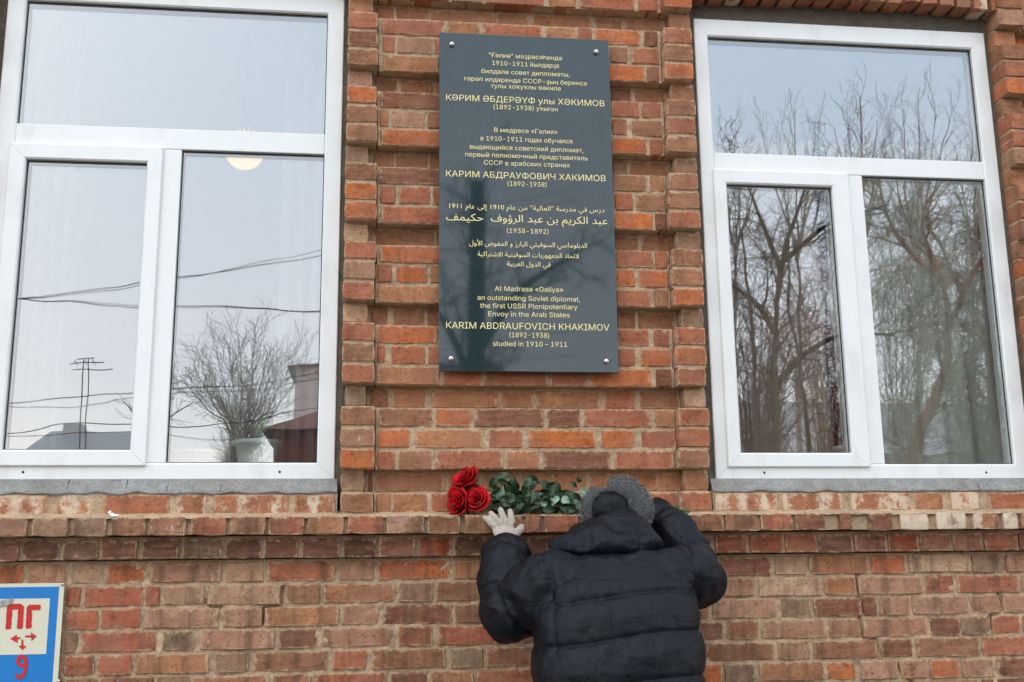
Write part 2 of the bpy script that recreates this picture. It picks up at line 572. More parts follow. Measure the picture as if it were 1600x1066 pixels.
ROWS = [
('under_l',0,1.7964,1.8702,'-1373 -1132 W -1105 -985 W -950 -720 R -705 -593 V -571 -311 V -289 -144 V'),
('under_r',0,1.8004,1.8702,'1253 1503 V 1518 1761 V 1786 2030 V 2050 2164 n 2190 2308 W 2345 2612 R'),
('ledge',-0.1,1.722,1.789,'-1292 -1163 g -1150 -1033 g -1022 -907 g -895 -779 b -767 -644 B -629 -509 r -498 -377 b -368 -244 r -236 -108 n -97 27 r 38 171 t 179 297 b 308 412 b 420 519 r 526 587 r 595 722 r 731 855 b 864 992 b 1001 1124 r 1131 1258 b 1263 1387 b 1396 1520 r 1527 1645 m 1696 1748 m 1810 1907 m 1932 2048 X 2073 2194 X 2220 2323 V 2340 2404 X 2412 2551 t'),
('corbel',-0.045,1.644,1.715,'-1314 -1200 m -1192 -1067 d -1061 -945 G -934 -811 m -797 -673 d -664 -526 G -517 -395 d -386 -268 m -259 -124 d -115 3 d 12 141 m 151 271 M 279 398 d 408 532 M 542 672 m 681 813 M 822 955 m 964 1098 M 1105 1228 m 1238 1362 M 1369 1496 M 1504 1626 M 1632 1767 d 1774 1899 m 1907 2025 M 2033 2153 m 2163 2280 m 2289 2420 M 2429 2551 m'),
('low',0,1.564,1.634,'-1333 -1195 o -1183 -1050 t -1042 -929 w -923 -793 o -777 -532 t -520 -388 w -379 -139 R -128 -4 t 7 271 O 280 409 n 419 678 r 687 820 n 829 1083 r 1093 1258 t 1267 1464 m 1474 1599 w 1609 1848 n 1853 1990 o 2001 2252 w 2257 2379 g 2390 2571 t'),
('low',0,1.488,1.557,'-1306 -1081 t -1049 -1001 P -990 -793 P -786 -737 r -729 -588 w -579 -328 w -313 -189 b -182 73 n 84 207 g 216 374 b 383 629 r 639 770 b 780 1056 r 1065 1195 b 1205 1263 t 1272 1395 t 1407 1657 w 1664 1789 n 1794 2052 t 2060 2177 r 2185 2441 r 2449 2588 t'),
('low',0,1.412,1.481,'-1361 -1196 b -1188 -1054 t -1046 -939 P -933 -797 P -786 -534 t -520 -387 t -382 -123 n -115 16 t 27 274 m 283 415 b 424 675 n 684 815 b 825 1076 r 1086 1173 b 1182 1216 n 1228 1478 t 1486 1607 g 1614 1801 m 1808 1863 m 1871 1996 t 2002 2226 t 2234 2354 t 2365 2552 t'),
('low',0,1.336,1.405,'-1314 -1190 b -1182 -1049 t -1043 -1003 g -993 -742 Q -725 -614 g -599 -341 t -330 -196 m -187 72 t 84 206 r 223 467 r 483 603 m 613 860 b 869 1002 r 1011 1174 m 1183 1268 m 1281 1403 b 1415 1666 t 1671 1795 t 1802 2058 t 2066 2185 m 2190 2305 g 2313 2427 r 2434 2569 t'),
('low',0,1.26,1.329,'-1348 -1164 b -1156 -1048 t -1042 -940 R -933 -820 Q -810 -561 n -548 -426 g -417 -159 b -144 -24 r -9 252 n 264 384 g 393 556 b 565 811 r 820 952 b 961 1161 r 1170 1192 r 1199 1459 b 1467 1596 t 1603 1853 b 1866 1991 m 2001 2254 b 2262 2534 r'),
('low',0,1.184,1.253,'-1342 -1179 b -1170 -1039 m -1032 -927 b -920 -868 Q -860 -742 m -736 -621 g -613 -356 n -347 -214 b -208 47 r 58 189 m 197 350 n 359 624 r 633 762 b 772 1043 n 1053 1138 b 1146 1255 O 1262 1377 g 1392 1642 n 1651 1763 O 1780 1926 t 1931 2041 t 2049 2167 O 2177 2306 t 2315 2525 m'),
('low',0,1.108,1.177,'-1335 -1132 b -1124 -1017 m -1009 -772 n -763 -645 r -637 -398 b -390 -269 m -260 -11 n -2 121 r 130 372 b 381 622 r 631 760 b 769 1040 n 1049 1177 b 1187 1445 n 1455 1571 m 1581 1845 t 1855 1969 b 1979 2235 t 2245 2516 m'),
]
building = thing('brick_building', (0.6, 0.3, 0.1), 'old red brick building wall with stepped pilasters, a projecting ledge and two white windows', 'building')
BR = []     # every brick wanted: part, x0, x1, y front, depth, z0, z1, colour key, region


def brick_mesh(w, h, d, seed, rough=1.0):
    q = random.Random(seed)
    nx = 3 if w > 0.16 else 2
    nz_ = 2
    j = lambda s: q.uniform(-s, s)
    v, f = [], []
    ins = 0.0045
    bow = j(0.0015)
    for a in range(nx + 1):
        for b in range(nz_ + 1):
            x = -w / 2 + ins + (w - 2 * ins) * a / nx
            z = -h / 2 + ins + (h - 2 * ins) * b / nz_
            e = (a in (0, nx)) + (b in (0, nz_))
            v.append((x + j(0.0015) * rough, j(0.0012) * rough + (0.0012 if e == 2 else 0), z + j(0.0012) * rough + bow * math.sin(math.pi * a / nx)))
    G = lambda a, b: a * (nz_ + 1) + b
    for a in range(nx):
        for b in range(nz_):
            f.append((G(a, b), G(a + 1, b), G(a + 1, b + 1), G(a, b + 1)))
    ring = [(a, 0) for a in range(nx + 1)] + [(nx, b) for b in range(1, nz_ + 1)] + [(a, nz_) for a in range(nx - 1, -1, -1)] + [(0, b) for b in range(nz_ - 1, 0, -1)]
    n = len(ring)
    chip = q.randrange(n) if q.random() < 0.22 * rough else -1
    outer = len(v)
    for i, (a, b) in enumerate(ring):
        x = -w / 2 + w * a / nx
        z = -h / 2 + h * b / nz_
        corner = a in (0, nx) and b in (0, nz_)
        k = 0.0022 if corner else 0
        dx = (-1 if a == nx else 1 if a == 0 else 0)
        dz = (-1 if b == nz_ else 1 if b == 0 else 0)
        y = 0.0038 + abs(j(0.0016)) * rough
        c = 0.0
        if i == chip:
            c = q.uniform(0.003, 0.008)
            y += c
        v.append((x + dx * (k + abs(j(0.0016)) * rough + c * .6) + (0 if dx else j(0.002)), y, z + dz * (k + abs(j(0.0013)) * rough + c * .6) + (0 if dz else j(0.0015)) + bow * math.sin(math.pi * a / nx)))
    back = len(v)
    for i in range(n):
        x, y, z = v[outer + i]
        v.append((x, d, z))
    for i in range(n):
        k = (i + 1) % n
        f.append((G(*ring[k]), G(*ring[i]), outer + i, outer + k))
        f.append((outer + k, outer + i, back + i, back + k))
    f = [tuple(reversed(t)) if i >= nx * nz_ else t for i, t in enumerate(f)]
    f.append(tuple(back + i for i in range(n - 1, -1, -1)))
    return v, f


def want(part, x0, x1, y, d, z0, z1, c, hidden=False, rough=1.0):
    BR.append((part, x0, x1, y, d, z0, z1, c, hidden, rough))


def triples(s):
    t = s.split()
    return [(int(t[i]) / 1000, int(t[i + 1]) / 1000, t[i + 2]) for i in range(0, len(t), 3)]


PITCH = 2.719
pal_rng = random.Random(5)


def pier_rows(dx, other):
    for k, Lc, Cc, Rc in PIER:
        rec = k % 4 == 3
        z0, z1 = K(k) + 0.0035, K(k + 1) - 0.0035
        for s in (Lc, Rc):
            for a, b, c in triples(s):
                if other:
                    c = pal_rng.choice('orbnbrtb')
                yf = 0.002 if rec else -0.04
                want('pilaster', a + dx, b + dx, yf + pal_rng.uniform(-.0015, .0015), 0.13, z0, z1, c)
        tr = triples(Cc)
        for a, b, c in tr:
            if other:
                c = pal_rng.choice('orbnorbr')
            yf = 0.055 if rec else 0.0
            hid = (not other) and a > 0.24 and b < 0.90 and 4 < k < 22
            want('pilaster', max(a, -0.008 if not rec else -.03) + dx, min(b, 1.118 if not rec else 1.15) + dx, yf + pal_rng.uniform(-.0015, .0015), 0.07, z0, z1, c, hid)


pier_rows(0, False)
pier_rows(PITCH, True)
pier_rows(-PITCH, True)
for k in range(26, 30):        # courses above the picture
    for dx in (0, PITCH, -PITCH):
        x = -0.13
        while x < 1.2:
            w = pal_rng.choice((0.247, 0.12))
            want('pilaster', x + dx, min(x + w, 1.25) + dx, 0.0, 0.1, K(k) + .0035, K(k + 1) - .0035, 'r', True)
            x += w + 0.01
row_i = 0
for name, Y, z0, z1, s in ROWS:
    row_i += 1
    part = {'under_l': 'base_wall', 'under_r': 'base_wall', 'ledge': 'ledge', 'corbel': 'ledge', 'low': 'base_wall'}[name]
    tr = triples(s)
    dep = {'ledge': 0.14, 'corbel': 0.12}.get(name, 0.07)
    rg = 1.9
    if name in ('ledge', 'corbel'):
        rg = 2.3
    for a, b, c in tr:
        hid = False
        px, py = seen(((a + b) / 2, Y, (z0 + z1) / 2))
        if 880 < px < 1060 and py > 800 or 840 < px < 1080 and py > 880:
            hid = True
        yj = .007 if name in ('ledge', 'corbel') else .0035
        want(part, a, b, Y + pal_rng.uniform(-yj, yj), dep, z0 + pal_rng.uniform(-.0015, .0015), z1 + pal_rng.uniform(-.0015, .0015), c, hid, rg)
    # the wall goes on to both sides
    lo, hi = tr[0][0], tr[-1][1]
    step = 0.117 if name in ('ledge', 'corbel') else None
    if name != 'under_r':
        x = lo - 0.01
        while x > -4.2:
            w = step or pal_rng.choice((0.247, 0.12, 0.247))
            want(part, x - w, x, Y, dep, z0, z1, pal_rng.choice('tbnmrgt'), True)
            x -= w + 0.01
    if name != 'under_l':
        x = hi + 0.01
        while x < 4.4:
            w = step or pal_rng.choice((0.247, 0.12, 0.247))
            want(part, x, x + w, Y, dep, z0, z1, pal_rng.choice('tbnmrgt'), True)
            x += w + 0.01
z = 1.101
while z > 0.14:                # down to the pavement
    x = -4.2 + pal_rng.uniform(0, .2)
    while x < 4.2:
        w = pal_rng.choice((0.247, 0.12, 0.247))
        want('base_wall', x, x + w, 0.0, 0.07, z - 0.069, z, pal_rng.choice('tbnmrgt'), True)
        x += w + 0.01
    z -= 0.0762
# soldier arch over each window: rough undersides show
for dx in (0, -PITCH):
    x = 1.262
    while x < 2.585:
        zz = 3.888 + 0.022 * math.sin(math.pi * (x - 1.26) / 1.33) + pal_rng.uniform(-.006, .006)
        want('lintel', x + dx, x + 0.066 + dx, -0.03 + pal_rng.uniform(-.006, .004), 0.17, zz, zz + 0.24, pal_rng.choice('RVrbVnR'), dx < 0, 2.4)
        x += 0.0765

PARTS = {}


def part_mesh(name, mb, mat):
    o = mb.build(name, mat, building)
    PARTS[name] = o
    return o


# mortar beds: rough sheets a few millimetres behind the brick faces
CRACKS = ([at(*p, 0.0) for p in ((1342, 892), (1341, 930), (1347, 945), (1345, 962), (1346, 985), (1352, 997), (1370, 1000), (1376, 1020), (1378, 1034), (1402, 1040), (1428, 1066))],
          [at(*p, 0.0) for p in ((1562, 925), (1568, 942), (1566, 958), (1550, 962), (1549, 990))],
          [at(*p, 0.0) for p in ((441, 920), (440, 946), (412, 952), (408, 975))],
          [at(*p, 0.0) for p in ((320, 940), (330, 948), (345, 950))])


def crack_depth(x, z):
    best = 9
    for P in CRACKS:
        for a, b in zip(P, P[1:]):
            dx, dz = b.x - a.x, b.z - a.z
            t = max(0, min(1, ((x - a.x) * dx + (z - a.z) * dz) / (dx * dx + dz * dz + 1e-12)))
            best = min(best, math.hypot(x - a.x - t * dx, z - a.z - t * dz))
    return 0.022 * max(0, 1 - best / 0.010)


def rough_sheet(mb, x0, x1, z0, z1, y, yb, amp=0.0025, cell=0.011, seed=0):
    nx = max(1, int((x1 - x0) / cell))
    nz_ = max(1, int((z1 - z0) / cell))
    v, f = [], []
    for a in range(nx + 1):
        x = x0 + (x1 - x0) * a / nx
        for b in range(nz_ + 1):
            zz = z0 + (z1 - z0) * b / nz_
            h = mn.noise(Vector((x * 40, zz * 40, seed + y * 10))) * amp + mn.noise(Vector((x * 9, zz * 9, seed + 5 + y * 10))) * amp
            if z1 < 1.66 and y > 0 and z0 < 1.2:
                h += crack_depth(x, zz)
            v.append((x, y + h, zz))
    for a in range(nx):
        for b in range(nz_):
            i = a * (nz_ + 1) + b
            f.append((i, i + nz_ + 1, i + nz_ + 2, i + 1))
    mb.add(v, f)
    for (sa, sb) in (((x0, z0), (x1, z0)), ((x1, z0), (x1, z1)), ((x1, z1), (x0, z1)), ((x0, z1), (x0, z0))):
        pass
    e = 0.0005
    mb.box(x0 + e, x1 - e, y + amp * 1.2 + (.03 if (z1 < 1.66 and z0 < 1.2) else 0), yb, z0 + e, z1 - e)


def pier_mortar(dx, coarse):
    mb = MB()
    cell = 0.04 if coarse else 0.011
    for k, Lc, Cc, Rc in PIER:
        rec = k % 4 == 3
        up = (k + 1) % 4 == 3
        z0, z1 = K(k) + (0.004 if (k % 4 == 0) else -0.0035), K(k + 1) - (0.004 if up else 0.0035)
        if rec:
            z0, z1 = K(k) - 0.004, K(k + 1) + 0.004
        l = triples(Lc)[0]
        r = triples(Rc)[-1]
        yc = 0.002 if rec else -0.04
        rough_sheet(mb, l[0] + .004 + dx, l[1] - .004 + dx, z0, z1, yc + .0075, 0.09, 0.001, cell, dx)
        rough_sheet(mb, r[0] + .004 + dx, r[1] - .004 + dx, z0, z1, yc + .0075, 0.09, 0.001, cell, dx)
        if rec:
            rough_sheet(mb, l[1] - 0.0 + dx, r[0] + dx, z0, z1, 0.0605, 0.1, 0.002, cell, dx)
        else:
            rough_sheet(mb, l[1] + 0.001 + dx, r[0] - 0.001 + dx, z0, z1, 0.0058, 0.09, 0.0042, cell, dx)
    return mb


mb = pier_mortar(0, False)
mb2 = pier_mortar(PITCH, True)
mb3 = pier_mortar(-PITCH, True)
for q in (mb2, mb3):
    mb.add(q.v, q.f)
mb.box(-4.3, 4.5, 0.02, 0.1, K(26) - .01, K(30))
part_mesh('pilaster', mb, M['mortar'])
mb = MB()
rough_sheet(mb, -1.7, 2.9, 1.10, 1.642, 0.0085, 0.12, 0.0060, 0.008, 3)
mb.box(-4.3, -1.7, 0.006, 0.12, 0.1, 1.9)
mb.box(2.9, 4.5, 0.006, 0.12, 0.1, 1.9)
mb.box(-1.7, 2.9, 0.006, 0.12, 0.1, 1.10)
rough_sheet(mb, -1.7, -0.138, 1.78, 1.874, 0.0055, 0.12, 0.003, 0.009, 7)
rough_sheet(mb, 1.252, 2.9, 1.78, 1.874, 0.0055, 0.12, 0.003, 0.009, 9)
mb.box(-0.137, 1.251, 0.02, 0.12, 1.62, 1.81)
part_mesh('base_wall', mb, M['mortar'])
mb = MB()
rough_sheet(mb, -1.7, 2.9, 1.727, 1.784, -0.078, 0.02, 0.003, 0.009, 13)
rough_sheet(mb, -1.7, 2.9, 1.646, 1.722, -0.030, 0.02, 0.003, 0.009, 17)
mb.box(-4.3, -1.7, -0.03, 0.02, 1.64, 1.78)
mb.box(2.9, 4.5, -0.03, 0.02, 1.64, 1.78)
# weathered cement fillet on top of the ledge
nx = 420
v, f = [], []
for a in range(nx + 1):
    x = -1.75 + 4.7 * a / nx
    for b in range(7):
        y = -0.094 + 0.098 * b / 6
        h = 1.7885 + 0.016 * (b / 6) ** 1.5 + 0.0045 * mn.noise(Vector((x * 18, y * 30, 3))) + 0.003 * mn.noise(Vector((x * 60, y * 60, 8)))
        if b == 0:
            h -= 0.006
        v.append((x, y + 0.003 * mn.noise(Vector((x * 30, 0, 1))), h))
for a in range(nx):
    for b in range(6):
        i = a * 7 + b
        f.append((i, i + 7, i + 8, i + 1))
mb.add(v, f)
part_mesh('ledge', mb, M['mortar'])
mb = MB()
mb.box(1.25, 2.6, 0.0, 0.2, 3.93, 4.28)
mb.box(1.25 - PITCH, 2.6 - PITCH, 0.0, 0.2, 3.93, 4.28)
part_mesh('lintel', mb, M['mortar'])

# bricks: the 300 that show largest are parts, the rest one part of kind stuff
scored = []
for i, t in enumerate(BR):
    part, x0, x1, y, d, z0, z1, c, hid, rg = t
    a = seen((x0, y, z0))
    b = seen((x1, y, z1))
    xs, ys = sorted((a[0], b[0])), sorted((a[1], b[1]))
    w = max(0, min(1600, xs[1]) - max(0, xs[0]))
    h = max(0, min(1066, ys[1]) - max(0, ys[0]))
    for (ox0, oy0, ox1, oy1) in ((0, 0, 538, 748), (1085, 40, 1560, 748), (686, 60, 962, 583), (0, 912, 100, 1066)):
        if ox0 < (xs[0] + xs[1]) / 2 < ox1 and oy0 < (ys[0] + ys[1]) / 2 < oy1:
            w = 0
    s = w * h if not hid else 0
    if part == 'lintel':
        s *= 0.2
    scored.append((s, i))
scored.sort(reverse=True)
own = {i for s, i in scored[:300] if s > 60}
LIB = {}
joined = {p: MB() for p in PARTS}
tints = {p: [] for p in PARTS}
jr = random.Random(77)
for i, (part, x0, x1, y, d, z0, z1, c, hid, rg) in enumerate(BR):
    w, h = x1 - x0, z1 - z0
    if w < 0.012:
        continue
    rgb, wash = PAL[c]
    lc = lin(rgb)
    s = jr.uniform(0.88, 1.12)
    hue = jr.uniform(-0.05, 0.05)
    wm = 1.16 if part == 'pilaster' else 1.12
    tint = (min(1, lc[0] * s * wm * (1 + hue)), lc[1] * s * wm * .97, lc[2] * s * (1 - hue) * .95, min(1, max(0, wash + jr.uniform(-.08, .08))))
    zc = (z0 + z1) / 2
    if i in own:
        key = (round(w, 2), round(h, 2), d, rg, i % 4)
        if key not in LIB:
            v, f = brick_mesh(max(w, .02), h, d, hash(key) & 0xffff if False else int(key[0] * 7919 + key[1] * 3571 + d * 613 + rg * 97 + key[4] * 31 + i), rg)
            LIB[key] = (mesh_from('brick', v, f, M['brick']), w, h)
        me, lw, lh = LIB[key]
        o = bpy.data.objects.new('brick', me)
        o.location = ((x0 + x1) / 2 - building.location.x, y - building.location.y, zc - building.location.z)
        o.scale = (w / lw, 1, h / lh)
        o.rotation_euler = (0, jr.uniform(-.005, .005) * (0.247 / max(w, .1)), 0)
        o.color = tint
        link(o, PARTS[part])
        o.matrix_parent_inverse = Matrix.Identity(4)
        o.location = Vector(((x0 + x1) / 2, y, zc))    # pier part's own frame is the world's
    else:
        v, f = brick_mesh(w, h, d, i, rg)
        mbj = joined[part]
        mbj.add([(p[0] + (x0 + x1) / 2, p[1] + y, p[2] + zc) for p in v], f)
        tints[part] += [tint] * len(v)
for p, mbj in joined.items():
    if not mbj.v:
        continue
    me = mesh_from('brickwork', mbj.v, mbj.f, M['brickwork'])
    at_ = me.color_attributes.new('tint', 'FLOAT_COLOR', 'POINT')
    at_.data.foreach_set('color', np.array(tints[p], dtype=np.float32).ravel())
    o = bpy.data.objects.new('brickwork', me)
    link(o, PARTS[p])
    tag(o, kind='stuff')

# cement bedding under the windows, in slabs parted by hairline cracks; dark fill round the frames
mb = MB()
mb.box(-1.6, -0.14, 0.03, 0.14, 1.872, 1.922)
mb.box(1.256, 2.75, 0.03, 0.14, 1.870, 1.918)
bed = part_mesh('sill_bed', mb, M['foam'])
cuts = {-1: [-40, 22, 104, 140, 196, 261, 345, 468, 526.5], 1: [1113, 1153, 1199, 1272, 1346, 1440, 1530, 1620]}
for sgn, cs in cuts.items():
    for a, b in zip(cs, cs[1:]):
        xa, xb = at(a, 760, 0.0).x + .0005, at(b, 760, 0.0).x - .0005
        mbs = MB()
        n = 7
        v, f = [], []
        for i in range(n + 1):
            x = xa + (xb - xa) * i / n
            for (yy, zz) in ((0.12, 1.869), (0.004, 1.869), (-0.003, 1.876), (0.000, 1.884), (0.030, 1.925), (0.12, 1.925)):
                v.append((x + (jr.uniform(-.002, .002) if i in (0, n) else 0), yy + 0.006 * mn.noise(Vector((x * 12, zz * 30, 2))), zz + (0.010 * mn.noise(Vector((x * 15, yy * 40, 4))) if zz < 1.9 else 0)))
        for i in range(n):
            for q in range(5):
                f.append((i * 6 + q, i * 6 + q + 1, (i + 1) * 6 + q + 1, (i + 1) * 6 + q)[::-1])
        f.append((0, 1, 2, 3, 4, 5)[::-1])
        f.append(tuple(n * 6 + q for q in range(6)))
        mbs.add(v, f)
        mbs.build('cement_slab', M['cement'], bed)
for lo, hi in (((-1.50, -1.43), (-0.152, -0.128)), ((1.240, 1.29), (2.560, 2.615))):
    mb = MB()
    for x0, x1 in (lo, hi):
        rough_sheet(mb, x0, x1, 1.86, 3.9, 0.060, 0.12, 0.004, 0.012, x0)
    rough_sheet(mb, lo[0], hi[1], 3.815, 4.0, 0.062, 0.13, 0.003, 0.02, lo[0])
    mb.build('window_surround', M['foam'], building)
# walls beyond the bays that the picture shows
mb = MB()
for x0, x1 in ((-4.3, -2.9), (4.0, 4.5)):
    mb.box(x0, x1, 0.02, 0.12, 1.85, 4.3)
part_mesh('outer_wall', mb, M['mortar'])


# ---------------------------------------------------------------- windows
def window(x0, x1, z0, z1, tr, mul, sash, glz, pins, label):
    """tr: transom z0,z1; mul: mullion x0,x1; sash: glass x0,x1,z0,z1; glz: glass edges left,right,top,bottom"""
    fr = MB()
    yf = 0.05
    gl, gr, gt, gb = glz
    root = None

    def mitred(ox0, ox1, oz0, oz1, ix0, ix1, iz0, iz1, y, yb, name, parent):
        """four mitred profile bars with a chamfered inner lip"""
        O = [(ox0, oz0), (ox1, oz0), (ox1, oz1), (ox0, oz1)]
        I = [(ix0, iz0), (ix1, iz0), (ix1, iz1), (ix0, iz1)]
        c = 0.006
        s = [(-1, -1), (1, -1), (1, 1), (-1, 1)]
        bars = []
        for k in range(4):
            k2 = (k + 1) % 4
            m = MB()
            g = 0.0004
            tx, tz = (1, 0) if k % 2 == 0 else (0, 1)
            sg = 1 if k in (0, 1) else -1

            def P(p, e, yy, out):
                # pull both mitre ends back a hair so that the joint reads
                d = g * (1 if e == 0 else -1) * sg
                return (p[0] + tx * d, yy, p[1] + tz * d)
            v = []
            for e, kk in ((0, k), (1, k2)):
                o, i_, sk = O[kk], I[kk], s[kk]
                oc = (o[0] - sk[0] * .003, o[1] - sk[1] * .003)
                ic = (i_[0] + sk[0] * c, i_[1] + sk[1] * c)
                v += [P(o, e, yb, 1), P(o, e, y + .003, 1), P(oc, e, y, 1), P(ic, e, y, 1), P(i_, e, y + .005, 1), P(i_, e, yb, 1)]
            f = [(q, (q + 1) % 6, 6 + (q + 1) % 6, 6 + q) for q in range(6)]
            f += [(5, 4, 3, 2, 1, 0), (6, 7, 8, 9, 10, 11)]
            m.add(v, f)
            bars.append(m.build(name, M['pvc'], parent))
        return bars
    base = MB()
    base.box(x0 + .004, x1 - .004, yf + 0.03, yf + 0.075, z0 + .004, z0 + 0.05)
    w = base.build('window', M['pvc'], building)
    w['label'] = label
    mitred(x0, x1, z0, z1, gl, gr, gb, gt, yf, yf + 0.075, 'frame_bar', w)
    m = MB(); m.box(gl + .0005, gr - .0005, yf + 0.002, yf + 0.07, tr[0], tr[1], 0.003); m.build('transom', M['pvc'], w)
    m = MB(); m.box(mul[0], mul[1], yf + 0.003, yf + 0.07, gb + .0005, tr[0] - .0005, 0.003); m.build('mullion', M['pvc'], w)
    # opening sash, a little proud of the frame
    sx0, sx1, sz0, sz1 = sash
    sh = mitred(gl - 0.012, mul[0] + 0.012, gb - 0.012, tr[0] + 0.0, sx0, sx1, sz0, sz1, yf - 0.013, yf + 0.05, 'sash_bar', w)

    def pane(a, b, c, d, y):
        g = MB()
        e = 0.0
        g.box(a - .006, b + .006, y, y + .02, c - .006, d + .006)
        # dark rubber seal around the pane
        g.build('pane', M['glass'], w)
        s = MB()
        t = .004
        s.box(a, b, y - .003, y - .0004, d - t, d)
        s.box(a, b, y - .003, y - .0004, c, c + t)
        s.box(a, a + t, y - .003, y - .0004, c + t, d - t)
        s.box(b - t, b, y - .003, y - .0004, c + t, d - t)
        s.build('seal', M['gasket'], w)
    pane(gl, gr, tr[1], gt, yf + .022)
    pane(mul[1], gr, gb, tr[0], yf + .022)
    pane(sx0, sx1, sz0, sz1, yf + .012)
    for px in pins:
        d = MB()
        d.lathe((0, 0, 0), [(0.0, 0), (0.0045, 0.0), (0.0045, 0.004)], 10)
        d.v = [(px + a[0], yf - .0002 - a[2] * 0.1 , (z0 + gb) / 2 - .003 + a[1]) for a in d.v]
        d.f.append(tuple(range(10, 20)))
        d.build('drain_hole', M['gasket'], w)
    return w


window(-1.430, -0.152, 1.926, 3.835, (3.179, 3.2615), (-0.831, -0.752), (-1.3125, -0.875, 2.0315, 3.118), (-1.3615, -0.216, 3.770, 1.9865), (-1.237, -0.348), 'left window, its lower right pane lit by a round lamp')
window(1.283, 2.567, 1.921, 3.832, (3.1665, 3.244), (1.887, 1.965), (1.383, 1.827, 2.0235, 3.1085), (1.341, 2.503, 3.7555, 1.9815), (1.474, 2.378), 'right window, full of reflected bare trees')

# rooms behind the windows
M['room_wall'] = simple('room_plaster', (205, 196, 182), 0.9, 0.05, 2, 0)
M['room_wall_dark'] = simple('room_wallpaper', (150, 112, 92), 0.9, 0.15, 3, 0)
M['room_floor'] = simple('room_floorboards', (96, 72, 52), 0.6, 0.2, 3, 0)
for cx, mt in ((-0.79, 'room_wall'), (1.93, 'room_wall_dark')):
    m = MB()
    x0, x1, y0, y1, z0, z1 = cx - 1.25, cx + 1.25, 0.15, 3.4, 1.05, 4.25
    t = 0.06
    m.box(x0 - t, x1 + t, y1, y1 + t, z0, z1)
    m.box(x0 - t, x0, y0, y1, z0, z1)
    m.box(x1, x1 + t, y0, y1, z0, z1)
    m.box(x0 - t, x1 + t, y0, y1 + t, z1, z1 + t)
    m.box(x0 - t, x1 + t, y0 - .02, y0, z0, 1.90)
    m.box(x0 - t, x1 + t, y0 - .02, y0, 3.86, z1)
    m.box(x0 - t, cx - .67, y0 - .02, y0, 1.90, 3.86)
    m.box(cx + .67, x1 + t, y0 - .02, y0, 1.90, 3.86)
    m.build('room', M[mt], building)
    m = MB()
    m.box(x0 - t, x1 + t, y0, y1 + t, z0 - t, z0)
    m.build('room_floor', M['room_floor'], building)
    m = MB()
    m.box(cx - .66, cx + .66, 0.13, 0.40, 1.935, 1.965, .004)
    m.build('inner_sill', M['pvc'], building)

# ---------------------------------------------------------------- memorial plaque
def granite():
    t = NT('dark_granite')
    pos = t.n('NewGeometry').outputs['Position']
    n = t.noise(420, 3, 0.8, pos)
    n2 = t.noise(120, 4, 0.7, pos)
    n3 = t.noise(4, 3, 0.5, pos)
    col = t.mix(t.ramp(n, [(0.40, 0), (0.66, 1)]), lin((18, 31, 33)), lin((62, 84, 88)))
    col = t.mix(t.ramp(n2, [(0.35, 0), (0.7, 0.5)]), col, lin((28, 44, 47)))
    col = t.mix(t.ramp(n3, [(0.4, 0), (0.7, 0.25)]), col, lin((44, 62, 66)))
    return t.fin(col, 0.035, None, Specular_IOR_Level=0.66)


M['granite'] = granite()
M['gold'] = simple('pale_gold_paint', (240, 226, 160), 0.55, 0.08, 30, 0)
M['steel'] = simple('polished_steel', (205, 200, 190), 0.22, 0.05, 30, 0, Metallic=0.9)
PY = -0.052      # face of the plaque
PX0, PX1, PZ0, PZ1 = 0.222, 0.896, 2.313, 3.661
plaque = thing('memorial_plaque', (0.559, -0.02, 2.987), 'tall dark granite plaque with pale gold lettering screwed to the brick pilaster', 'plaque')
m = MB()
m.box(PX0, PX1, PY, -0.022, PZ0, PZ1, 0.0016)
m.build('slab', M['granite'], plaque)
m = MB()
m.box(PX0 + .06, PX1 - .06, -0.0222, 0.004, PZ0 + .06, PZ1 - .06)
m.build('backing', M['gasket'], plaque)
for px, py in ((706, 69), (931.5, 81), (704.5, 560.5), (947.5, 564.5)):
    c = at(px, py, PY - .006)
    m = MB()
    pr = [(0.0105, 0), (0.0105, 0.006), (0.009, 0.010), (0.0055, 0.0125), (0.0, 0.0135)]
    m.lathe((0, 0, 0), pr, 18)
    m.v = [(c.x + a[0], PY - a[2], c.z + a[1]) for a in m.v]
    m.f = [tuple(reversed(q)) for q in m.f]
    m.build('screw_cap', M['steel'], plaque, True)

FORMS = {}
for ln in ('اFE8D2 أFE832 إFE872 ؤFE852 ةFE932 دFEA92 رFEAD2 زFEAF2 وFEED2 ىFEEF2 '
           'بFE8F4 تFE954 جFE9D4 حFEA14 سFEB14 شFEB54 ضFEBD4 عFEC94 فFED14 كFED94 لFEDD4 مFEE14 نFEE54 هFEE94 يFEF14').split():
    c0, base, cnt = ln[0], int(ln[1:5], 16), int(ln[5])
    FORMS[c0] = [chr(base + i) for i in range(cnt)] + [None] * (4 - cnt)
LIG = {'لا': '\ufefb\ufefc', 'لأ': '\ufef7\ufef8'}


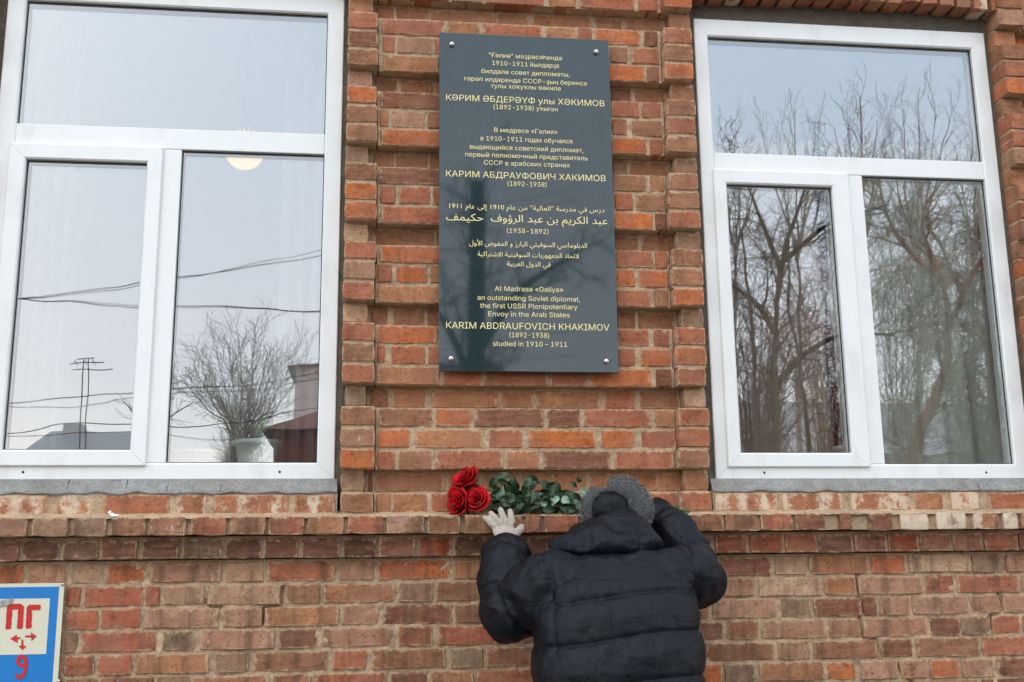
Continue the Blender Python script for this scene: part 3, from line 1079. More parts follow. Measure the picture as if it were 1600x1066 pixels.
def arabic(t):
    """letters in their joined shapes, laid out from right to left"""
    tok, i = [], 0
    while i < len(t):
        k = t[i:i + 2] if t[i:i + 2] in LIG else t[i]
        tok.append(k)
        i += len(k)
    out = []
    J = lambda k: k in FORMS and FORMS[k][2] is not None
    for j, k in enumerate(tok):
        a = j > 0 and J(tok[j - 1])
        if k in LIG:
            out.append(LIG[k][1 if a else 0])
        elif k in FORMS:
            b = J(k) and j + 1 < len(tok) and (tok[j + 1] in FORMS or tok[j + 1] in LIG)
            out.append(FORMS[k][3 if a and b else 1 if a else 2 if b else 0])
        else:
            out.append(k)
    res, n = [], ''
    for ch in out[::-1]:
        if ch.isdigit():
            n = ch + n
        else:
            if n:
                res.append(n)
            n = ''
            res.append({'(': ')', ')': '('}.get(ch, ch))
    return ''.join(res) + n


SANS = None
try:
    SANS = bpy.data.fonts.load(os.path.join(bpy.utils.resource_path('LOCAL'), 'datafiles', 'fonts', 'Inter.woff2'))
except Exception:
    SANS = None


def glyph_mesh(text, bold=0.0, font=None):
    """flat letters: outlines triangulated and kept where the winding number is not zero"""
    cu = bpy.data.curves.new('lettering', 'FONT')
    cu.body = text
    cu.fill_mode = 'NONE'
    cu.resolution_u = 4
    cu.offset = bold
    if font is not None:
        cu.font = font
    o = bpy.data.objects.new('lettering', cu)
    COL.objects.link(o)
    dg = bpy.context.evaluated_depsgraph_get()
    me = bpy.data.meshes.new_from_object(o.evaluated_get(dg))
    bpy.data.objects.remove(o)
    bpy.data.curves.remove(cu)
    co = [v.co.xy.copy() for v in me.vertices]
    nxt = {}
    for e in me.edges:
        a, b = e.vertices
        nxt.setdefault(a, []).append(b)
        nxt.setdefault(b, []).append(a)
    seen_, loops = set(), []
    for s in range(len(co)):
        if s in seen_ or s not in nxt:
            continue
        # outlines come as runs of consecutive vertices, closed back to the first
        lp, cur = [s], s
        seen_.add(s)
        while True:
            c = [k for k in nxt[cur] if k not in seen_]
            if not c:
                break
            k = cur + 1 if (cur + 1) in c else c[0]
            lp.append(k)
            seen_.add(k)
            cur = k
        if len(lp) > 2:
            loops.append([co[i] for i in lp])
    bpy.data.meshes.remove(me)
    # group outlines whose boxes overlap (one letter at a time keeps this fast)
    boxes = [(min(p.x for p in l), max(p.x for p in l), min(p.y for p in l), max(p.y for p in l)) for l in loops]
    order = sorted(range(len(loops)), key=lambda i: boxes[i][0])
    groups, cur, hi = [], [], -1e9
    for i in order:
        if cur and boxes[i][0] > hi:
            groups.append(cur)
            cur = []
            hi = -1e9
        cur.append(i)
        hi = max(hi, boxes[i][1])
    if cur:
        groups.append(cur)
    V, F = [], []
    for g in groups:
        pts, edges = [], []
        for i in g:
            b = len(pts)
            l = loops[i]
            pts += l
            edges += [(b + k, b + (k + 1) % len(l)) for k in range(len(l))]
        try:
            vo, eo, fo, *_ = geometry.delaunay_2d_cdt(pts, edges, [], 0, 1e-5)
        except Exception:
            continue
        b = len(V)
        V += [(p.x, p.y) for p in vo]
        segs = [(l[k], l[(k + 1) % len(l)]) for l in (loops[i] for i in g) for k in range(len(l))]
        for t in fo:
            c = (vo[t[0]] + vo[t[1]] + vo[t[2]]) / 3
            wn = 0
            for a, d in segs:
                if (a.y <= c.y) != (d.y <= c.y):
                    x = a.x + (c.y - a.y) / (d.y - a.y) * (d.x - a.x)
                    if x > c.x:
                        wn += 1 if d.y > a.y else -1
            if wn:
                F.append(tuple(b + i for i in t))
    return V, F


LINES = [
    ('"Ғәлиә" мәҙрәсәһендә', 764, 878, 86, 0, 0), ('1910-1911 йылдарҙа', 769, 873, 98.5, 0, 0),
    ('билдәле совет дипломаты,', 752, 890, 111, 0, 0), ('ғәрәп илдәрендә СССР-ҙың беренсе', 725, 917, 122.5, 0, 0),
    ('тулы хоҡуҡлы вәкиле', 767, 876, 134, 0, 0), ('КӘРИМ ӘБДЕРӘҮФ улы ХӘКИМОВ', 697, 944, 152, 1, 0),
    ('(1892-1938) уҡыған', 771, 871, 167, 0, 0),
    ('В медресе «Галия»', 772, 871, 203, 0, 0), ('в 1910-1911 годах обучался', 751, 894, 216, 0, 0),
    ('выдающийся советский дипломат,', 734, 911, 229, 0, 0), ('первый полномочный представитель', 727, 918, 241, 0, 0),
    ('СССР в арабских странах', 756, 890, 254, 0, 0), ('КАРИМ АБДРАУФОВИЧ ХАКИМОВ', 697, 946, 271, 1, 0),
    ('(1892-1938)', 793, 854, 287, 0, 0),
    ('درس في مدرسة "العالية" من عام 1910 إلى عام 1911', 702, 944, 322, 0, 1),
    ('عبد الكريم بن عبد الرؤوف  حكيمف', 697, 949, 341, 0, 1), ('(1938-1892)', 792, 857, 360.5, 0, 0),
    ('الدبلوماسي السوفيتي البارز و المفوض الأول', 733, 917, 380, 0, 1),
    ('لاتحاد الجمهوريات السوفيتية الاشتراكية', 746, 904, 397, 0, 1), ('في الدول العربية', 792, 860, 412.5, 0, 1),
    ('At Madrasa «Galiya»', 773, 880, 451, 0, 0), ('an outstanding Soviet diplomat,', 746, 906, 465, 0, 0),
    ('the first USSR Plenipotentiary', 750, 902, 477.5, 0, 0), ('Envoy in the Arab States', 763, 890, 490.5, 0, 0),
    ('KARIM ABDRAUFOVICH KHAKIMOV', 697, 952, 508, 1, 0), ('(1892-1938)', 796, 858, 523.5, 0, 0),
    ('studied in 1910 – 1911', 770, 886, 537, 0, 0)]
CAPH = [max(p[1] for p in glyph_mesh('H', b_, SANS)[0]) for b_ in (0.010, 0.050)]
for txt, xa, xb, yc, bold, ar in LINES:
    V, F = glyph_mesh(arabic(txt) if ar else txt, 0.050 if bold else 0.010 if not ar else 0.014, None if ar else SANS)
    if not V:
        continue
    A, B = at(xa, yc, PY), at(xb, yc, PY)
    mn_, mx_ = min(p[0] for p in V), max(p[0] for p in V)
    used = {i for t in F for i in t}
    W = (B.x - A.x)
    sc = W / (mx_ - mn_)
    cap = 0.0245 if bold else 0.0182
    if ar:
        h = 0.040 if 'عبد' in txt else 0.026
        sz = h / 1.0
        z_base = A.z - 0.008
    else:
        sz = cap / CAPH[bold]
        z_base = A.z - cap * 0.5
    me = mesh_from('inscription_line', [(A.x + (x - mn_) * sc, PY - 0.0012, z_base + y * sz) for x, y in V], F, M['gold'])
    put('inscription_line', me, plaque)

# ---------------------------------------------------------------- notice plate at the lower left
M['blue'] = simple('blue_enamel', (8, 120, 194), 0.38, 0.10, 9, 0.03)
M['cream'] = simple('cream_paint', (216, 214, 190), 0.5, 0.06, 9, 0.03)
M['red_paint'] = simple('red_brush_paint', (196, 30, 26), 0.5, 0.18, 40, 0.1)
M['tape'] = simple('silver_tape', (150, 150, 148), 0.35, 0.3, 60, 0.3, Metallic=0.5)
sign = thing('notice_plate', (-1.25, -0.01, 1.2), 'blue metal plate with cream panel and red hand painted letters at the lower left', 'sign')
SY = -0.022
sx1, sz1 = at(101, 910, SY).x, at(98, 911, SY).z
sx0, sz0 = sx1 - 0.42, sz1 - 0.60
def plate_panel(name, x0, x1, z0, z1, y, th, mat, slope=0.0, seg=1):
    m = MB()
    b = 0.0012
    m.box(x0, x1, y, y + th, z0, z1, min(b, th * .45))
    m.v = [(v[0] , v[1], v[2] + (v[0] - x1) * slope) for v in m.v]
    return m.build(name, mat, sign)
plate_panel('plate', sx0, sx1, sz0, sz1, SY, 0.004, M['cream'], -0.0)
bw = 0.017
plate_panel('blue_field', sx0 + bw, sx1 - bw, sz0 + bw, sz1 - 0.012, SY - .0012, 0.0011, M['blue'])
P0 = at(78.5, 935, SY)
P1 = at(76, 1022, SY)
plate_panel('cream_panel', sx0 + .05, P0.x, P1.z, P0.z, SY - .0022, 0.0009, M['cream'])
# a strip of tape curling off the corner of the panel
m = MB()
q0, q1 = at(-14, 945, SY), at(18, 938, SY)
v, f = [], []
for i in range(9):
    a = i / 8
    x = q0.x + (q1.x - q0.x) * a
    for j in range(3):
        v.append((x + j * .004, SY - .004 - 0.006 * a * a - .0015 * math.sin(i * 2.1), q0.z - .014 + j * .011 + (q1.z - q0.z) * a))
for i in range(8):
    for j in range(2):
        f.append((i * 3 + j, i * 3 + 3 + j, i * 3 + 4 + j, i * 3 + 1 + j))
m.add(v, f)
m.build('tape', M['tape'], sign, True)


def stroke(name, pts, w, dy=0.0, taper=0):
    """a brush stroke: a flat ribbon with ragged edges"""
    P = [at(x / 5.73, 880 + y / 5.73, SY) for x, y in pts]
    q = random.Random(int(pts[0][0] * 13 + pts[0][1]))
    fine = []
    for a, b in zip(P, P[1:]):
        n = max(2, int((b - a).length / 0.004))
        fine += [a.lerp(b, i / n) for i in range(n)]
    fine.append(P[-1])
    v, f = [], []
    ww = w / 5.73 * 0.00227 / 2
    for i, p in enumerate(fine):
        t = (fine[min(i + 1, len(fine) - 1)] - fine[max(i - 1, 0)])
        t.y = 0
        t.normalize()
        n = Vector((-t.z, 0, t.x))
        e = ww * (1 + q.uniform(-.10, .10)) * (0.72 if i in (0, len(fine) - 1) else 1)
        dy = i * .000012
        v.append((p.x + n.x * e, SY - .0034 - dy, p.z + n.z * e))
        v.append((p.x - n.x * e * (1 + q.uniform(-.1, .1)), SY - .0034 - dy, p.z - n.z * e))
    for i in range(len(fine) - 1):
        f.append((2 * i, 2 * i + 1, 2 * i + 3, 2 * i + 2))
    return put(name, mesh_from(name, v, f, M['red_paint']), sign)


stroke('painted_letter', [(76, 592), (90, 400), (100, 392), (186, 388), (192, 400), (180, 588)], 46)
stroke('painted_letter', [(258, 585), (266, 400), (275, 397), (366, 396)], 46)
stroke('painted_digit', [(232, 905), (195, 922), (163, 895), (165, 852), (200, 832), (232, 856), (235, 900), (228, 960), (212, 1010), (178, 1022), (140, 1002)], 27)
for shaft, head in ((((186, 670), (125, 676)), ((92, 677), (152, 640), (163, 716))), (((228, 655), (292, 655)), ((330, 656), (278, 617), (285, 696))), (((203, 684), (203, 742)), ((204, 778), (165, 738), (241, 742)))):
    V = [at(x / 5.73, 880 + y / 5.73, SY) for x, y in head]
    (ax, ay), (bx, by) = shaft
    hw = 10
    dx, dy_ = (0, hw) if ay == by or abs(ay - by) < 20 else (hw, 0)
    S = [at((x) / 5.73, 880 + (y) / 5.73, SY) for x, y in ((ax - dx * .8, ay - dy_ * .8), (ax + dx * .8, ay + dy_ * .8), (bx + dx, by + dy_), (bx - dx, by - dy_))]
    vv = [(p.x, SY - .0034, p.z) for p in V] + [(p.x, SY - .0036, p.z) for p in S]
    put('painted_arrow', mesh_from('painted_arrow', vv, [(0, 1, 2), (3, 4, 5, 6)], M['red_paint']), sign)
for px, py in ((98.0, 913), (92, 1064)):
    c = at(px, py, SY)
    m = MB()
    m.lathe((0, 0, 0), [(0.006, 0), (0.006, 0.002), (0.003, 0.004), (0, 0.0045)], 12)
    m.v = [(c.x + a[0], SY - .001 - a[2], c.z + a[1]) for a in m.v]
    m.f = [tuple(reversed(q)) for q in m.f]
    m.build('screw', M['steel'], sign, True)

# ---------------------------------------------------------------- a scrap of white foil and small marks
M['white'] = simple('white_film', (236, 238, 240), 0.5, 0.03, 20, 0)
c = at(172, 802, -0.085)
v = [(0, 0), (.010, .002), (.014, -.004), (.030, -.005), (.031, -.008), (.012, -.011), (.006, -.010), (-.001, -.002), (-.010, .004), (-.004, .007), (-.002, .010), (.002, .009)]
vv = [(c.x + x, c.y + y * 0.8 + 0.0, c.z + y) for x, y in v] + [(c.x + x, c.y + y * 0.8 + 0.0012, c.z + y - .0006) for x, y in v]
n = len(v)
ff = [tuple(range(n)), tuple(range(2 * n - 1, n - 1, -1))] + [(i, n + i, n + (i + 1) % n, (i + 1) % n) for i in range(n)]
scrap = bpy.data.objects.new('foil_scrap', mesh_from('foil_scrap', vv, ff, M['white']))
link(scrap)
tag(scrap, 'tiny torn scrap of white film on the brick ledge under the left window', 'scrap')


# ---------------------------------------------------------------- roses on the ledge
def leafmat(name, a, b, rough=0.45):
    t = NT(name)
    n = t.noise(60, 4, 0.6, kind='Position')
    col = t.mix(t.ramp(n, [(0.3, 0), (0.7, 1)]), lin(a), lin(b))
    oi = t.n('ObjectInfo')
    col = t.mix(t.math('MULTIPLY', oi.outputs['Random'], 0.5), col, t.mix(1.0, col, (1.7, 1.6, 1.5), 'MULTIPLY'))
    return t.fin(col, rough, t.bump(t.noise(220, 3, kind='Position'), 0.2, 0.001))


M['leaf'] = leafmat('rose_leaf', (20, 42, 22), (42, 70, 36))
M['leaf_pale'] = leafmat('rose_leaf_underside', (104, 136, 112), (136, 164, 138), 0.6)
M['stem'] = leafmat('rose_stem', (58, 84, 44), (96, 112, 66))
tp = NT('rose_petal')
n_ = tp.noise(30, 4, 0.6, kind='Position')
oi_ = tp.n('ObjectInfo')
M['petal'] = tp.fin(tp.mix(oi_.outputs['Random'], tp.mix(tp.ramp(n_, [(0.3, 0), (0.7, 1)]), lin((84, 2, 8)), lin((150, 6, 14))), lin((204, 14, 24))), 0.62, tp.bump(tp.noise(160, 3, kind='Position'), 0.2, 0.001), Specular_IOR_Level=0.2)


def rose(bloom, axis, R0, path, leaves, label, seed):
    q = random.Random(seed)
    c = Vector(bloom)
    t = thing('red_rose', c, label, 'rose', 'red roses lying on the brick ledge')
    ax = Vector(axis).normalized()
    rot = ax.to_track_quat('Z', 'Y').to_matrix()
    # petals: nested cupped blades, outer ones opening and curling back
    n = 0
    for layer, (cnt, rr, h0, h1, open_) in enumerate(((3, .20, .35, .92, .04), (4, .36, .15, .98, .08), (5, .55, -.1, .98, .13), (5, .75, -.4, .90, .22), (6, .95, -.65, .72, .34))):
        for k in range(cnt):
            a0 = 2 * math.pi * (k + 0.5 * (layer % 2) + q.uniform(-.12, .12)) / cnt
            span = 2 * math.pi / cnt * 0.78
            v, f = [], []
            nu, nv = 8, 7
            lift = q.uniform(-.06, .06)
            for i in range(nu + 1):
                u = -1 + 2 * i / nu
                for j in range(nv + 1):
                    s = j / nv
                    wid = math.sin(math.pi * min(1, 0.18 + s * 0.72)) ** 0.6
                    ang = a0 + u * span * wid
                    rad = rr * (0.45 + 0.62 * s ** 0.7) + open_ * s ** 4 - 0.05 * rr * u * u
                    zz = h0 + (h1 + lift - h0) * s - (0.10 + open_ * .5) * s * u * u - open_ * .45 * max(0, s - .82) * 5
                    rad += 0.018 * math.sin(7 * u + seed + k) * s
                    v.append(tuple(c + rot @ Vector((rad * math.cos(ang), rad * math.sin(ang), zz)) * R0))
            for i in range(nu):
                for j in range(nv):
                    b = i * (nv + 1) + j
                    f.append((b, b + nv + 1, b + nv + 2, b + 1))
            me = mesh_from('petal', v, f, M['petal'], True)
            o = put('petal', me, t)
            sm = o.modifiers.new('thickness', 'SOLIDIFY')
            sm.thickness = 0.0008
            n += 1
    m = MB()
    for k in range(5):
        a = 2 * math.pi * k / 5
        v = [c + rot @ Vector((x * math.cos(a) - w * math.sin(a), x * math.sin(a) + w * math.cos(a), z)) * R0 for x, w, z in
             ((.12, .12, -.72), (.12, -.12, -.72), (.60, .18, -.62), (.60, -.18, -.62), (1.05, 0, -.85))]
        m.add(v, [(0, 1, 3, 2), (2, 3, 4)])
    m.lathe((0, 0, 0), [(0.0, 0)], 3) if False else None
    m.build('sepals', M['leaf'], t, True)
    m = MB()
    pts = [c - ax * (R0 * 0.6)] + [Vector(p) for p in path]
    # smooth path
    sm = []
    for i in range(len(pts) - 1):
        p0, p1, p2, p3 = pts[max(0, i - 1)], pts[i], pts[i + 1], pts[min(len(pts) - 1, i + 2)]
        for s in range(6):
            s /= 6
            sm.append(0.5 * ((2 * p1) + (p2 - p0) * s + (2 * p0 - 5 * p1 + 4 * p2 - p3) * s * s + (-p0 + 3 * p1 - 3 * p2 + p3) * s ** 3))
    sm.append(pts[-1])
    m.tube(sm, [0.0042 if i == 0 else 0.0034 for i in range(len(sm))], 7)
    for i in range(6, len(sm) - 4, 5):
        d = Vector((q.uniform(-.3, .3), q.uniform(-1, 0), q.uniform(-1, 1))).normalized()
        m.tube([sm[i], sm[i] + d * .009], [.0022, .0002], 4)
    m.build('stem', M['stem'], t, True)
    for (lx, ly, lY, ln, wd, ang, tilt, pale) in leaves:
        b = at(lx, ly, lY)
        v, f = [], []
        nL = 10
        ca, sa = math.cos(R(ang)), math.sin(R(ang))
        ct, st_ = math.cos(R(tilt)), math.sin(R(tilt))
        for i in range(nL + 1):
            s = i / nL
            w = wd * (math.sin(math.pi * s ** 0.75) ** 0.9) * (1 - .30 * s) * 0.60 + 0.0002
            for j in (-1, -.5, 0, .5, 1):
                x = ln * (s - .5)
                y = w * j * (1 + (.09 if i % 2 else -.06) * (abs(j) > .9))
                z = -0.006 * (2 * s - 1) ** 2 * 1.4 + 0.005 * abs(j) + 0.002 * math.sin(9 * s + j * 3)
                # turn: z is the blade's height off its own plane; tilt tips the plane
                Y2, Z2 = y * ct - z * st_, y * st_ + z * ct
                v.append((b.x + x * ca - Y2 * sa, b.y - Z2, b.z + x * sa + Y2 * ca))
        for i in range(nL):
            for j in range(4):
                a = i * 5 + j
                f.append((a, a + 5, a + 6, a + 1))
        me = mesh_from('leaf', v, f, M['leaf_pale' if pale else 'leaf'], True)
        put('leaf', me, t)
    return t


lr = random.Random(4)


def leafset(n, xa, xb, ya, yb, pale=0.16):
    out = []
    for i in range(n):
        x = lr.uniform(xa, xb)
        y = lr.uniform(ya, yb)
        out.append((x, y, lr.uniform(-.095, -.02), lr.uniform(.036, .062), lr.uniform(.022, .038), lr.uniform(-70, 70) + (180 if lr.random() < .5 else 0), lr.uniform(-50, 50), lr.random() < pale))
    return out


W_ = lambda x, y, Y: tuple(at(x, y, Y))
rose(at(731, 752, -.045), (-.55, -.55, .62), .041, [W_(765, 766, -.05), W_(840, 780, -.04), W_(930, 790, -.03), W_(1062, 792, -.055)],
     [(771, 752, -.06, .052, .030, 70, 20, 0), (785, 745, -.05, .058, .032, 40, -30, 0), (797, 752, -.05, .05, .028, 60, 50, 0), (833, 751, -.07, .052, .036, -25, 10, 0), (793, 762, -.07, .05, .03, 10, 30, 0), (778, 768, -.05, .05, .03, -30, 20, 0), (824, 768, -.05, .054, .034, -40, 30, 0), (798, 751, -.04, .034, .022, 160, 20, 1)] + leafset(14, 768, 850, 748, 795) + leafset(12, 765, 905, 790, 806, 0.05), 'uppermost of the four red roses, leaning on the wall above the others', 1)
rose(at(746, 783, -.075), (-.3, -.85, .35), .038, [W_(775, 780, -.065), W_(850, 790, -.05), W_(940, 795, -.045), W_(1070, 797, -.06)],
     [(790, 779, -.09, .05, .022, 8, 0, 0), (812, 783, -.085, .056, .032, -20, 20, 0), (862, 758, -.07, .044, .028, 30, 20, 0), (872, 762, -.06, .04, .026, -60, 20, 0), (838, 772, -.07, .05, .018, 5, 10, 1), (851, 787, -.09, .028, .018, 20, 10, 1)] + leafset(14, 775, 890, 768, 802), 'red rose in front on the right, its cup turned to the viewer', 2)
rose(at(721, 787, -.065), (-.75, -.55, .15), .040, [W_(765, 790, -.04), W_(850, 797, -.05), W_(950, 799, -.03), W_(1076, 802, -.07)],
     [(790, 795, -.08, .056, .034, 0, 20, 0), (828, 792, -.08, .06, .036, 12, 30, 0), (858, 795, -.085, .05, .034, -12, 10, 0), (884, 782, -.09, .036, .030, -15, -20, 1), (893, 793, -.07, .048, .030, 20, 10, 0)] + leafset(14, 775, 912, 782, 804), 'lowest red rose at the left end of the bunch, touching the ledge', 3)
rose(at(716, 772, -.035), (-.8, -.35, .35), .034, [W_(765, 782, -.025), W_(850, 786, -.03), W_(950, 793, -.02), W_(1078, 799, -.05)],
     [(905, 748, -.05, .032, .02, 80, 10, 0), (897, 758, -.06, .03, .02, -40, 10, 0), (880, 770, -.06, .045, .02, 0, 20, 0), (901, 778, -.05, .05, .03, -30, 10, 0), (815, 776, -.03, .05, .03, 35, 10, 0)] + leafset(10, 850, 915, 762, 802) + leafset(10, 770, 860, 765, 800, 0.05), 'red rose half hidden at the back, between the other three blooms', 4)

# ---------------------------------------------------------------- the person
def cloth(name, rgb, scale=5.0, rough=0.52, wrinkle=0.45):
    t = NT(name)
    pos = t.n('NewGeometry').outputs['Position']
    c = lin(rgb)
    n = t.noise(3.0, 4, 0.5, pos)
    col = t.mix(n, tuple(x * .78 for x in c), tuple(x * 1.25 for x in c))
    w1 = t.noise(9, 3, 0.5, pos, (1, 1, 2.2))
    w2 = t.noise(24, 4, 0.6, pos, (2.2, 2.2, 0.9))
    h = t.math('ADD', t.math('MULTIPLY', w1, 1.0), t.math('MULTIPLY', w2, 0.45))
    nm = t.bump(h, wrinkle, 0.012)
    for sc_, st_ in ((3.6, (1.5, 1.0, .8)), (6.0, (.6, 1.0, 1.6)), (10, (1.8, 1.8, .45))):
        cr = t.math('ABSOLUTE', t.math('SUBTRACT', t.noise(sc_, 1.5, .45, pos, st_), .5))
        nm = t.bump(t.ramp(cr, [(0.0, 0.0), (0.03, .6), (0.14, 1.0)]), wrinkle * .55, .008, nm)
    nm = t.bump(t.noise(900, 2, 0.5, pos), 0.12, 0.0006, nm)
    return t.fin(col, rough, nm, Specular_IOR_Level=0.22)


M['jacket'] = cloth('navy_down_jacket', (10, 15, 22))
M['hatcloth'] = cloth('black_hat_cloth', (13, 16, 21), wrinkle=.3)
M['trousers'] = cloth('black_trousers', (30, 31, 35), wrinkle=.3)
M['skin'] = simple('skin', (205, 160, 138), 0.5, 0.06, 20, 0.1, Subsurface_Weight=0.1)
M['boot'] = simple('black_leather', (28, 26, 25), 0.4, 0.2, 20, 0.2)


def knit():
    t = NT('beige_knit')
    pos = t.n('NewGeometry').outputs['Position']
    w = t.n('TexWave')
    w.inputs['Scale'].default_value = 110
    w.inputs['Distortion'].default_value = 1.5
    t.l(pos, w.inputs[0])
    n = t.noise(160, 3, 0.7, pos)
    col = t.mix(t.ramp(n, [(0.35, 0), (0.6, 1)]), lin((160, 150, 134)), lin((190, 180, 164)))
    h = t.math('ADD', t.math('MULTIPLY', w.outputs[1], 0.6), n)
    return t.fin(col, 0.95, t.bump(h, 0.7, 0.002), Sheen_Weight=0.3)


M['knit'] = knit()
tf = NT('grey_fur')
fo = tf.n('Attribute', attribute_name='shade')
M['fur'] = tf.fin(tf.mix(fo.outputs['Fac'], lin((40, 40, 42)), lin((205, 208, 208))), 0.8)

GZ = 0.10                                   # pavement height
V3 = Vector
hip = V3((0.76, -0.58, 1.02))
shL, shR = V3((0.575, -0.47, 1.555)), V3((0.965, -0.47, 1.56))
elL, elR = V3((0.425, -0.40, 1.455)), V3((1.075, -0.36, 1.548))
wrL, wrR = V3((0.452, -0.195, 1.690)), V3((0.955, -0.155, 1.790))
headc = V3((0.795, -0.235, 1.775))


def lerp_path(P, n):
    out = []
    for i in range(len(P) - 1):
        p0, p1, p2, p3 = P[max(0, i - 1)], P[i], P[i + 1], P[min(len(P) - 1, i + 2)]
        for s in range(n):
            s /= n
            out.append(0.5 * ((2 * p1) + (p2 - p0) * s + (2 * p0 - 5 * p1 + 4 * p2 - p3) * s * s + (-p0 + 3 * p1 - 3 * p2 + p3) * s ** 3))
    out.append(P[-1])
    return out


def ring_loft(mb, rings, k=28):
    """rings: centre, half width, half depth, squareness"""
    b = len(mb.v)
    for c, a, d, e in rings:
        for j in range(k):
            w = 2 * math.pi * j / k
            cx, sy = math.cos(w), math.sin(w)
            mb.v.append((c[0] + a * math.copysign(abs(cx) ** e, cx), c[1] + d * math.copysign(abs(sy) ** e, sy), c[2]))
    for i in range(len(rings) - 1):
        for j in range(k):
            j2 = (j + 1) % k
            mb.f.append((b + i * k + j, b + i * k + j2, b + (i + 1) * k + j2, b + (i + 1) * k + j))
    mb.f.append(tuple(b + j for j in range(k))[::-1])
    mb.f.append(tuple(b + (len(rings) - 1) * k + j for j in range(k)))


def hand(mb, wrist, palm, knuckles, fingers, thumb, fat=1.0):
    """palm as a flattened loft, four fingers and a thumb as bent tapering chains"""
    mb.tube([wrist, wrist.lerp(palm, .5), palm], [(.030 * fat, .022 * fat), (.036 * fat, .020 * fat), (.040 * fat, .018 * fat)], 14)
    for kn, fg in zip(knuckles, fingers):
        mb.tube([palm.lerp(kn, -.1), kn], [.015 * fat, .0122 * fat], 10)
        P = lerp_path([kn] + fg, 3)
        n = len(P) - 1
        mb.tube(P, [(.0120 - .0028 * i / n) * fat for i in range(n + 1)], 10)
        mb.ellip(P[-1], (.0092 * fat,) * 3, 10, 8)
    P = lerp_path(thumb, 3)
    n = len(P) - 1
    mb.tube(P, [(.0165 - .005 * i / n) * fat for i in range(n + 1)], 10)
    mb.ellip(P[-1], (.0115 * fat,) * 3, 10, 8)


# left hand rests on the ledge with its fingers over the edge
A = lambda x, y, Y: at(x, y, Y)
palmL = A(788, 829, -.142)
knL = [A(770, 821, -.140), A(779, 817.5, -.143), A(790, 817, -.143), A(800.5, 819, -.140)]
fgL = [[A(763, 813, -.132), A(758, 809.5, -.110)], [A(772, 808, -.134), A(767, 802.5, -.104)], [A(785.5, 806, -.134), A(782, 796.5, -.100)], [A(798.5, 807, -.132), A(797, 799, -.104)]]
thL = [A(797, 840, -.150), A(808, 832, -.146), A(814.5, 824.5, -.132)]
mir = lambda p: V3((p.x, p.y, p.z))
palmR = V3((0.895, -.120, 1.815))
knR = [palmR + V3((-.022, .012, dx)) for dx in (.026, .008, -.010, -.026)]
fgR = [[k + V3((-.012, .022, .010)), k + V3((-.020, .034, .008))] for k in knR]
thR = [palmR + V3((-.03, .0, -.02)), palmR + V3((-.055, .0, .0)), palmR + V3((-.062, .01, .022))]

person_body = MB()
mb = person_body
ring_loft(mb, [((0.76, -0.60, 0.88), .17, .12, .9), ((0.76, -0.59, 1.00), .175, .12, .9), ((0.76, -0.57, 1.15), .145, .10, .9), ((0.765, -0.53, 1.32), .165, .11, .9), ((0.77, -0.49, 1.48), .19, .10, .9), ((0.77, -0.46, 1.56), .13, .08, .9)])
mb.tube([V3((0.775, -.45, 1.52)), V3((0.785, -.34, 1.66)), headc + V3((0, 0, -.03))], [.06, .055, .05], 14)
mb.ellip(headc, (.076, .095, .105), 22, 16, Matrix.Rotation(R(-38), 3, 'X'))
face = lambda a, b, c: headc + Matrix.Rotation(R(-38), 3, 'X') @ V3((a, b, c))
mb.tube([face(0, .085, .02), face(0, .112, -.022), face(0, .09, -.03)], [.010, .014, .008], 8)      # nose
mb.ellip(face(0, .082, -.062), (.024, .014, .009), 10, 8)                                               # lips
mb.ellip(face(0, .065, -.092), (.030, .028, .020), 12, 8)                                               # chin
for s in (-1, 1):
    mb.ellip(face(.030 * s, .086, .012), (.013, .010, .008), 10, 8)                                     # eyes
    mb.ellip(face(.078 * s, .0, -.005), (.010, .020, .032), 10, 8)                                      # ears
for sh, el, wr in ((shL, elL, wrL), (shR, elR, wrR)):
    mb.tube(lerp_path([V3((.77, sh.y, 1.52)), sh, el, wr], 5), [.055] * 5 + [.052] * 5 + [.043] * 5 + [.028], 12)
hand(mb, wrL, palmL, knL, fgL, thL, .86)
hand(mb, wrR, palmR, knR, fgR, thR, .86)
for s in (-1, 1):
    mb.tube([V3((.76 + .085 * s, -.60, .92)), V3((.76 + .10 * s, -.56, .56)), V3((.76 + .11 * s, -.60, .20)), V3((.76 + .11 * s, -.60, GZ + .05))], [.085, .062, .042, .040], 14)
    mb.tube([V3((.76 + .11 * s, -.64, GZ + .045)), V3((.77 + .12 * s, -.44, GZ + .035))], [.042, .03], 12)
body_me = fuse(mb, 0.0075, 3)
body_me.materials.clear()
body_me.materials.append(M['skin'])
person = bpy.data.objects.new('person', body_me)
link(person)
tag(person, 'person in a navy padded jacket and grey fur hat bowing at the ledge', 'person')


def seg_param(co, P):
    """for every vertex: distance to a polyline and length along it"""
    best = np.full(len(co), 1e9)
    par = np.zeros(len(co))
    acc = 0.0
    for a, b in zip(P, P[1:]):
        a_, b_ = np.array(a), np.array(b)
        d = b_ - a_
        L_ = np.linalg.norm(d)
        t = np.clip(((co - a_) @ d) / (L_ * L_), 0, 1)
        dist = np.linalg.norm(co - (a_ + t[:, None] * d), axis=1)
        m = dist < best
        best[m] = dist[m]
        par[m] = acc + t[m] * L_
        acc += L_
    return best, par


def vnoise(co, scale, seed=0.0):
    return np.array([mn.noise(V3((c[0] * scale[0] + seed, c[1] * scale[1], c[2] * scale[2]))) for c in co])


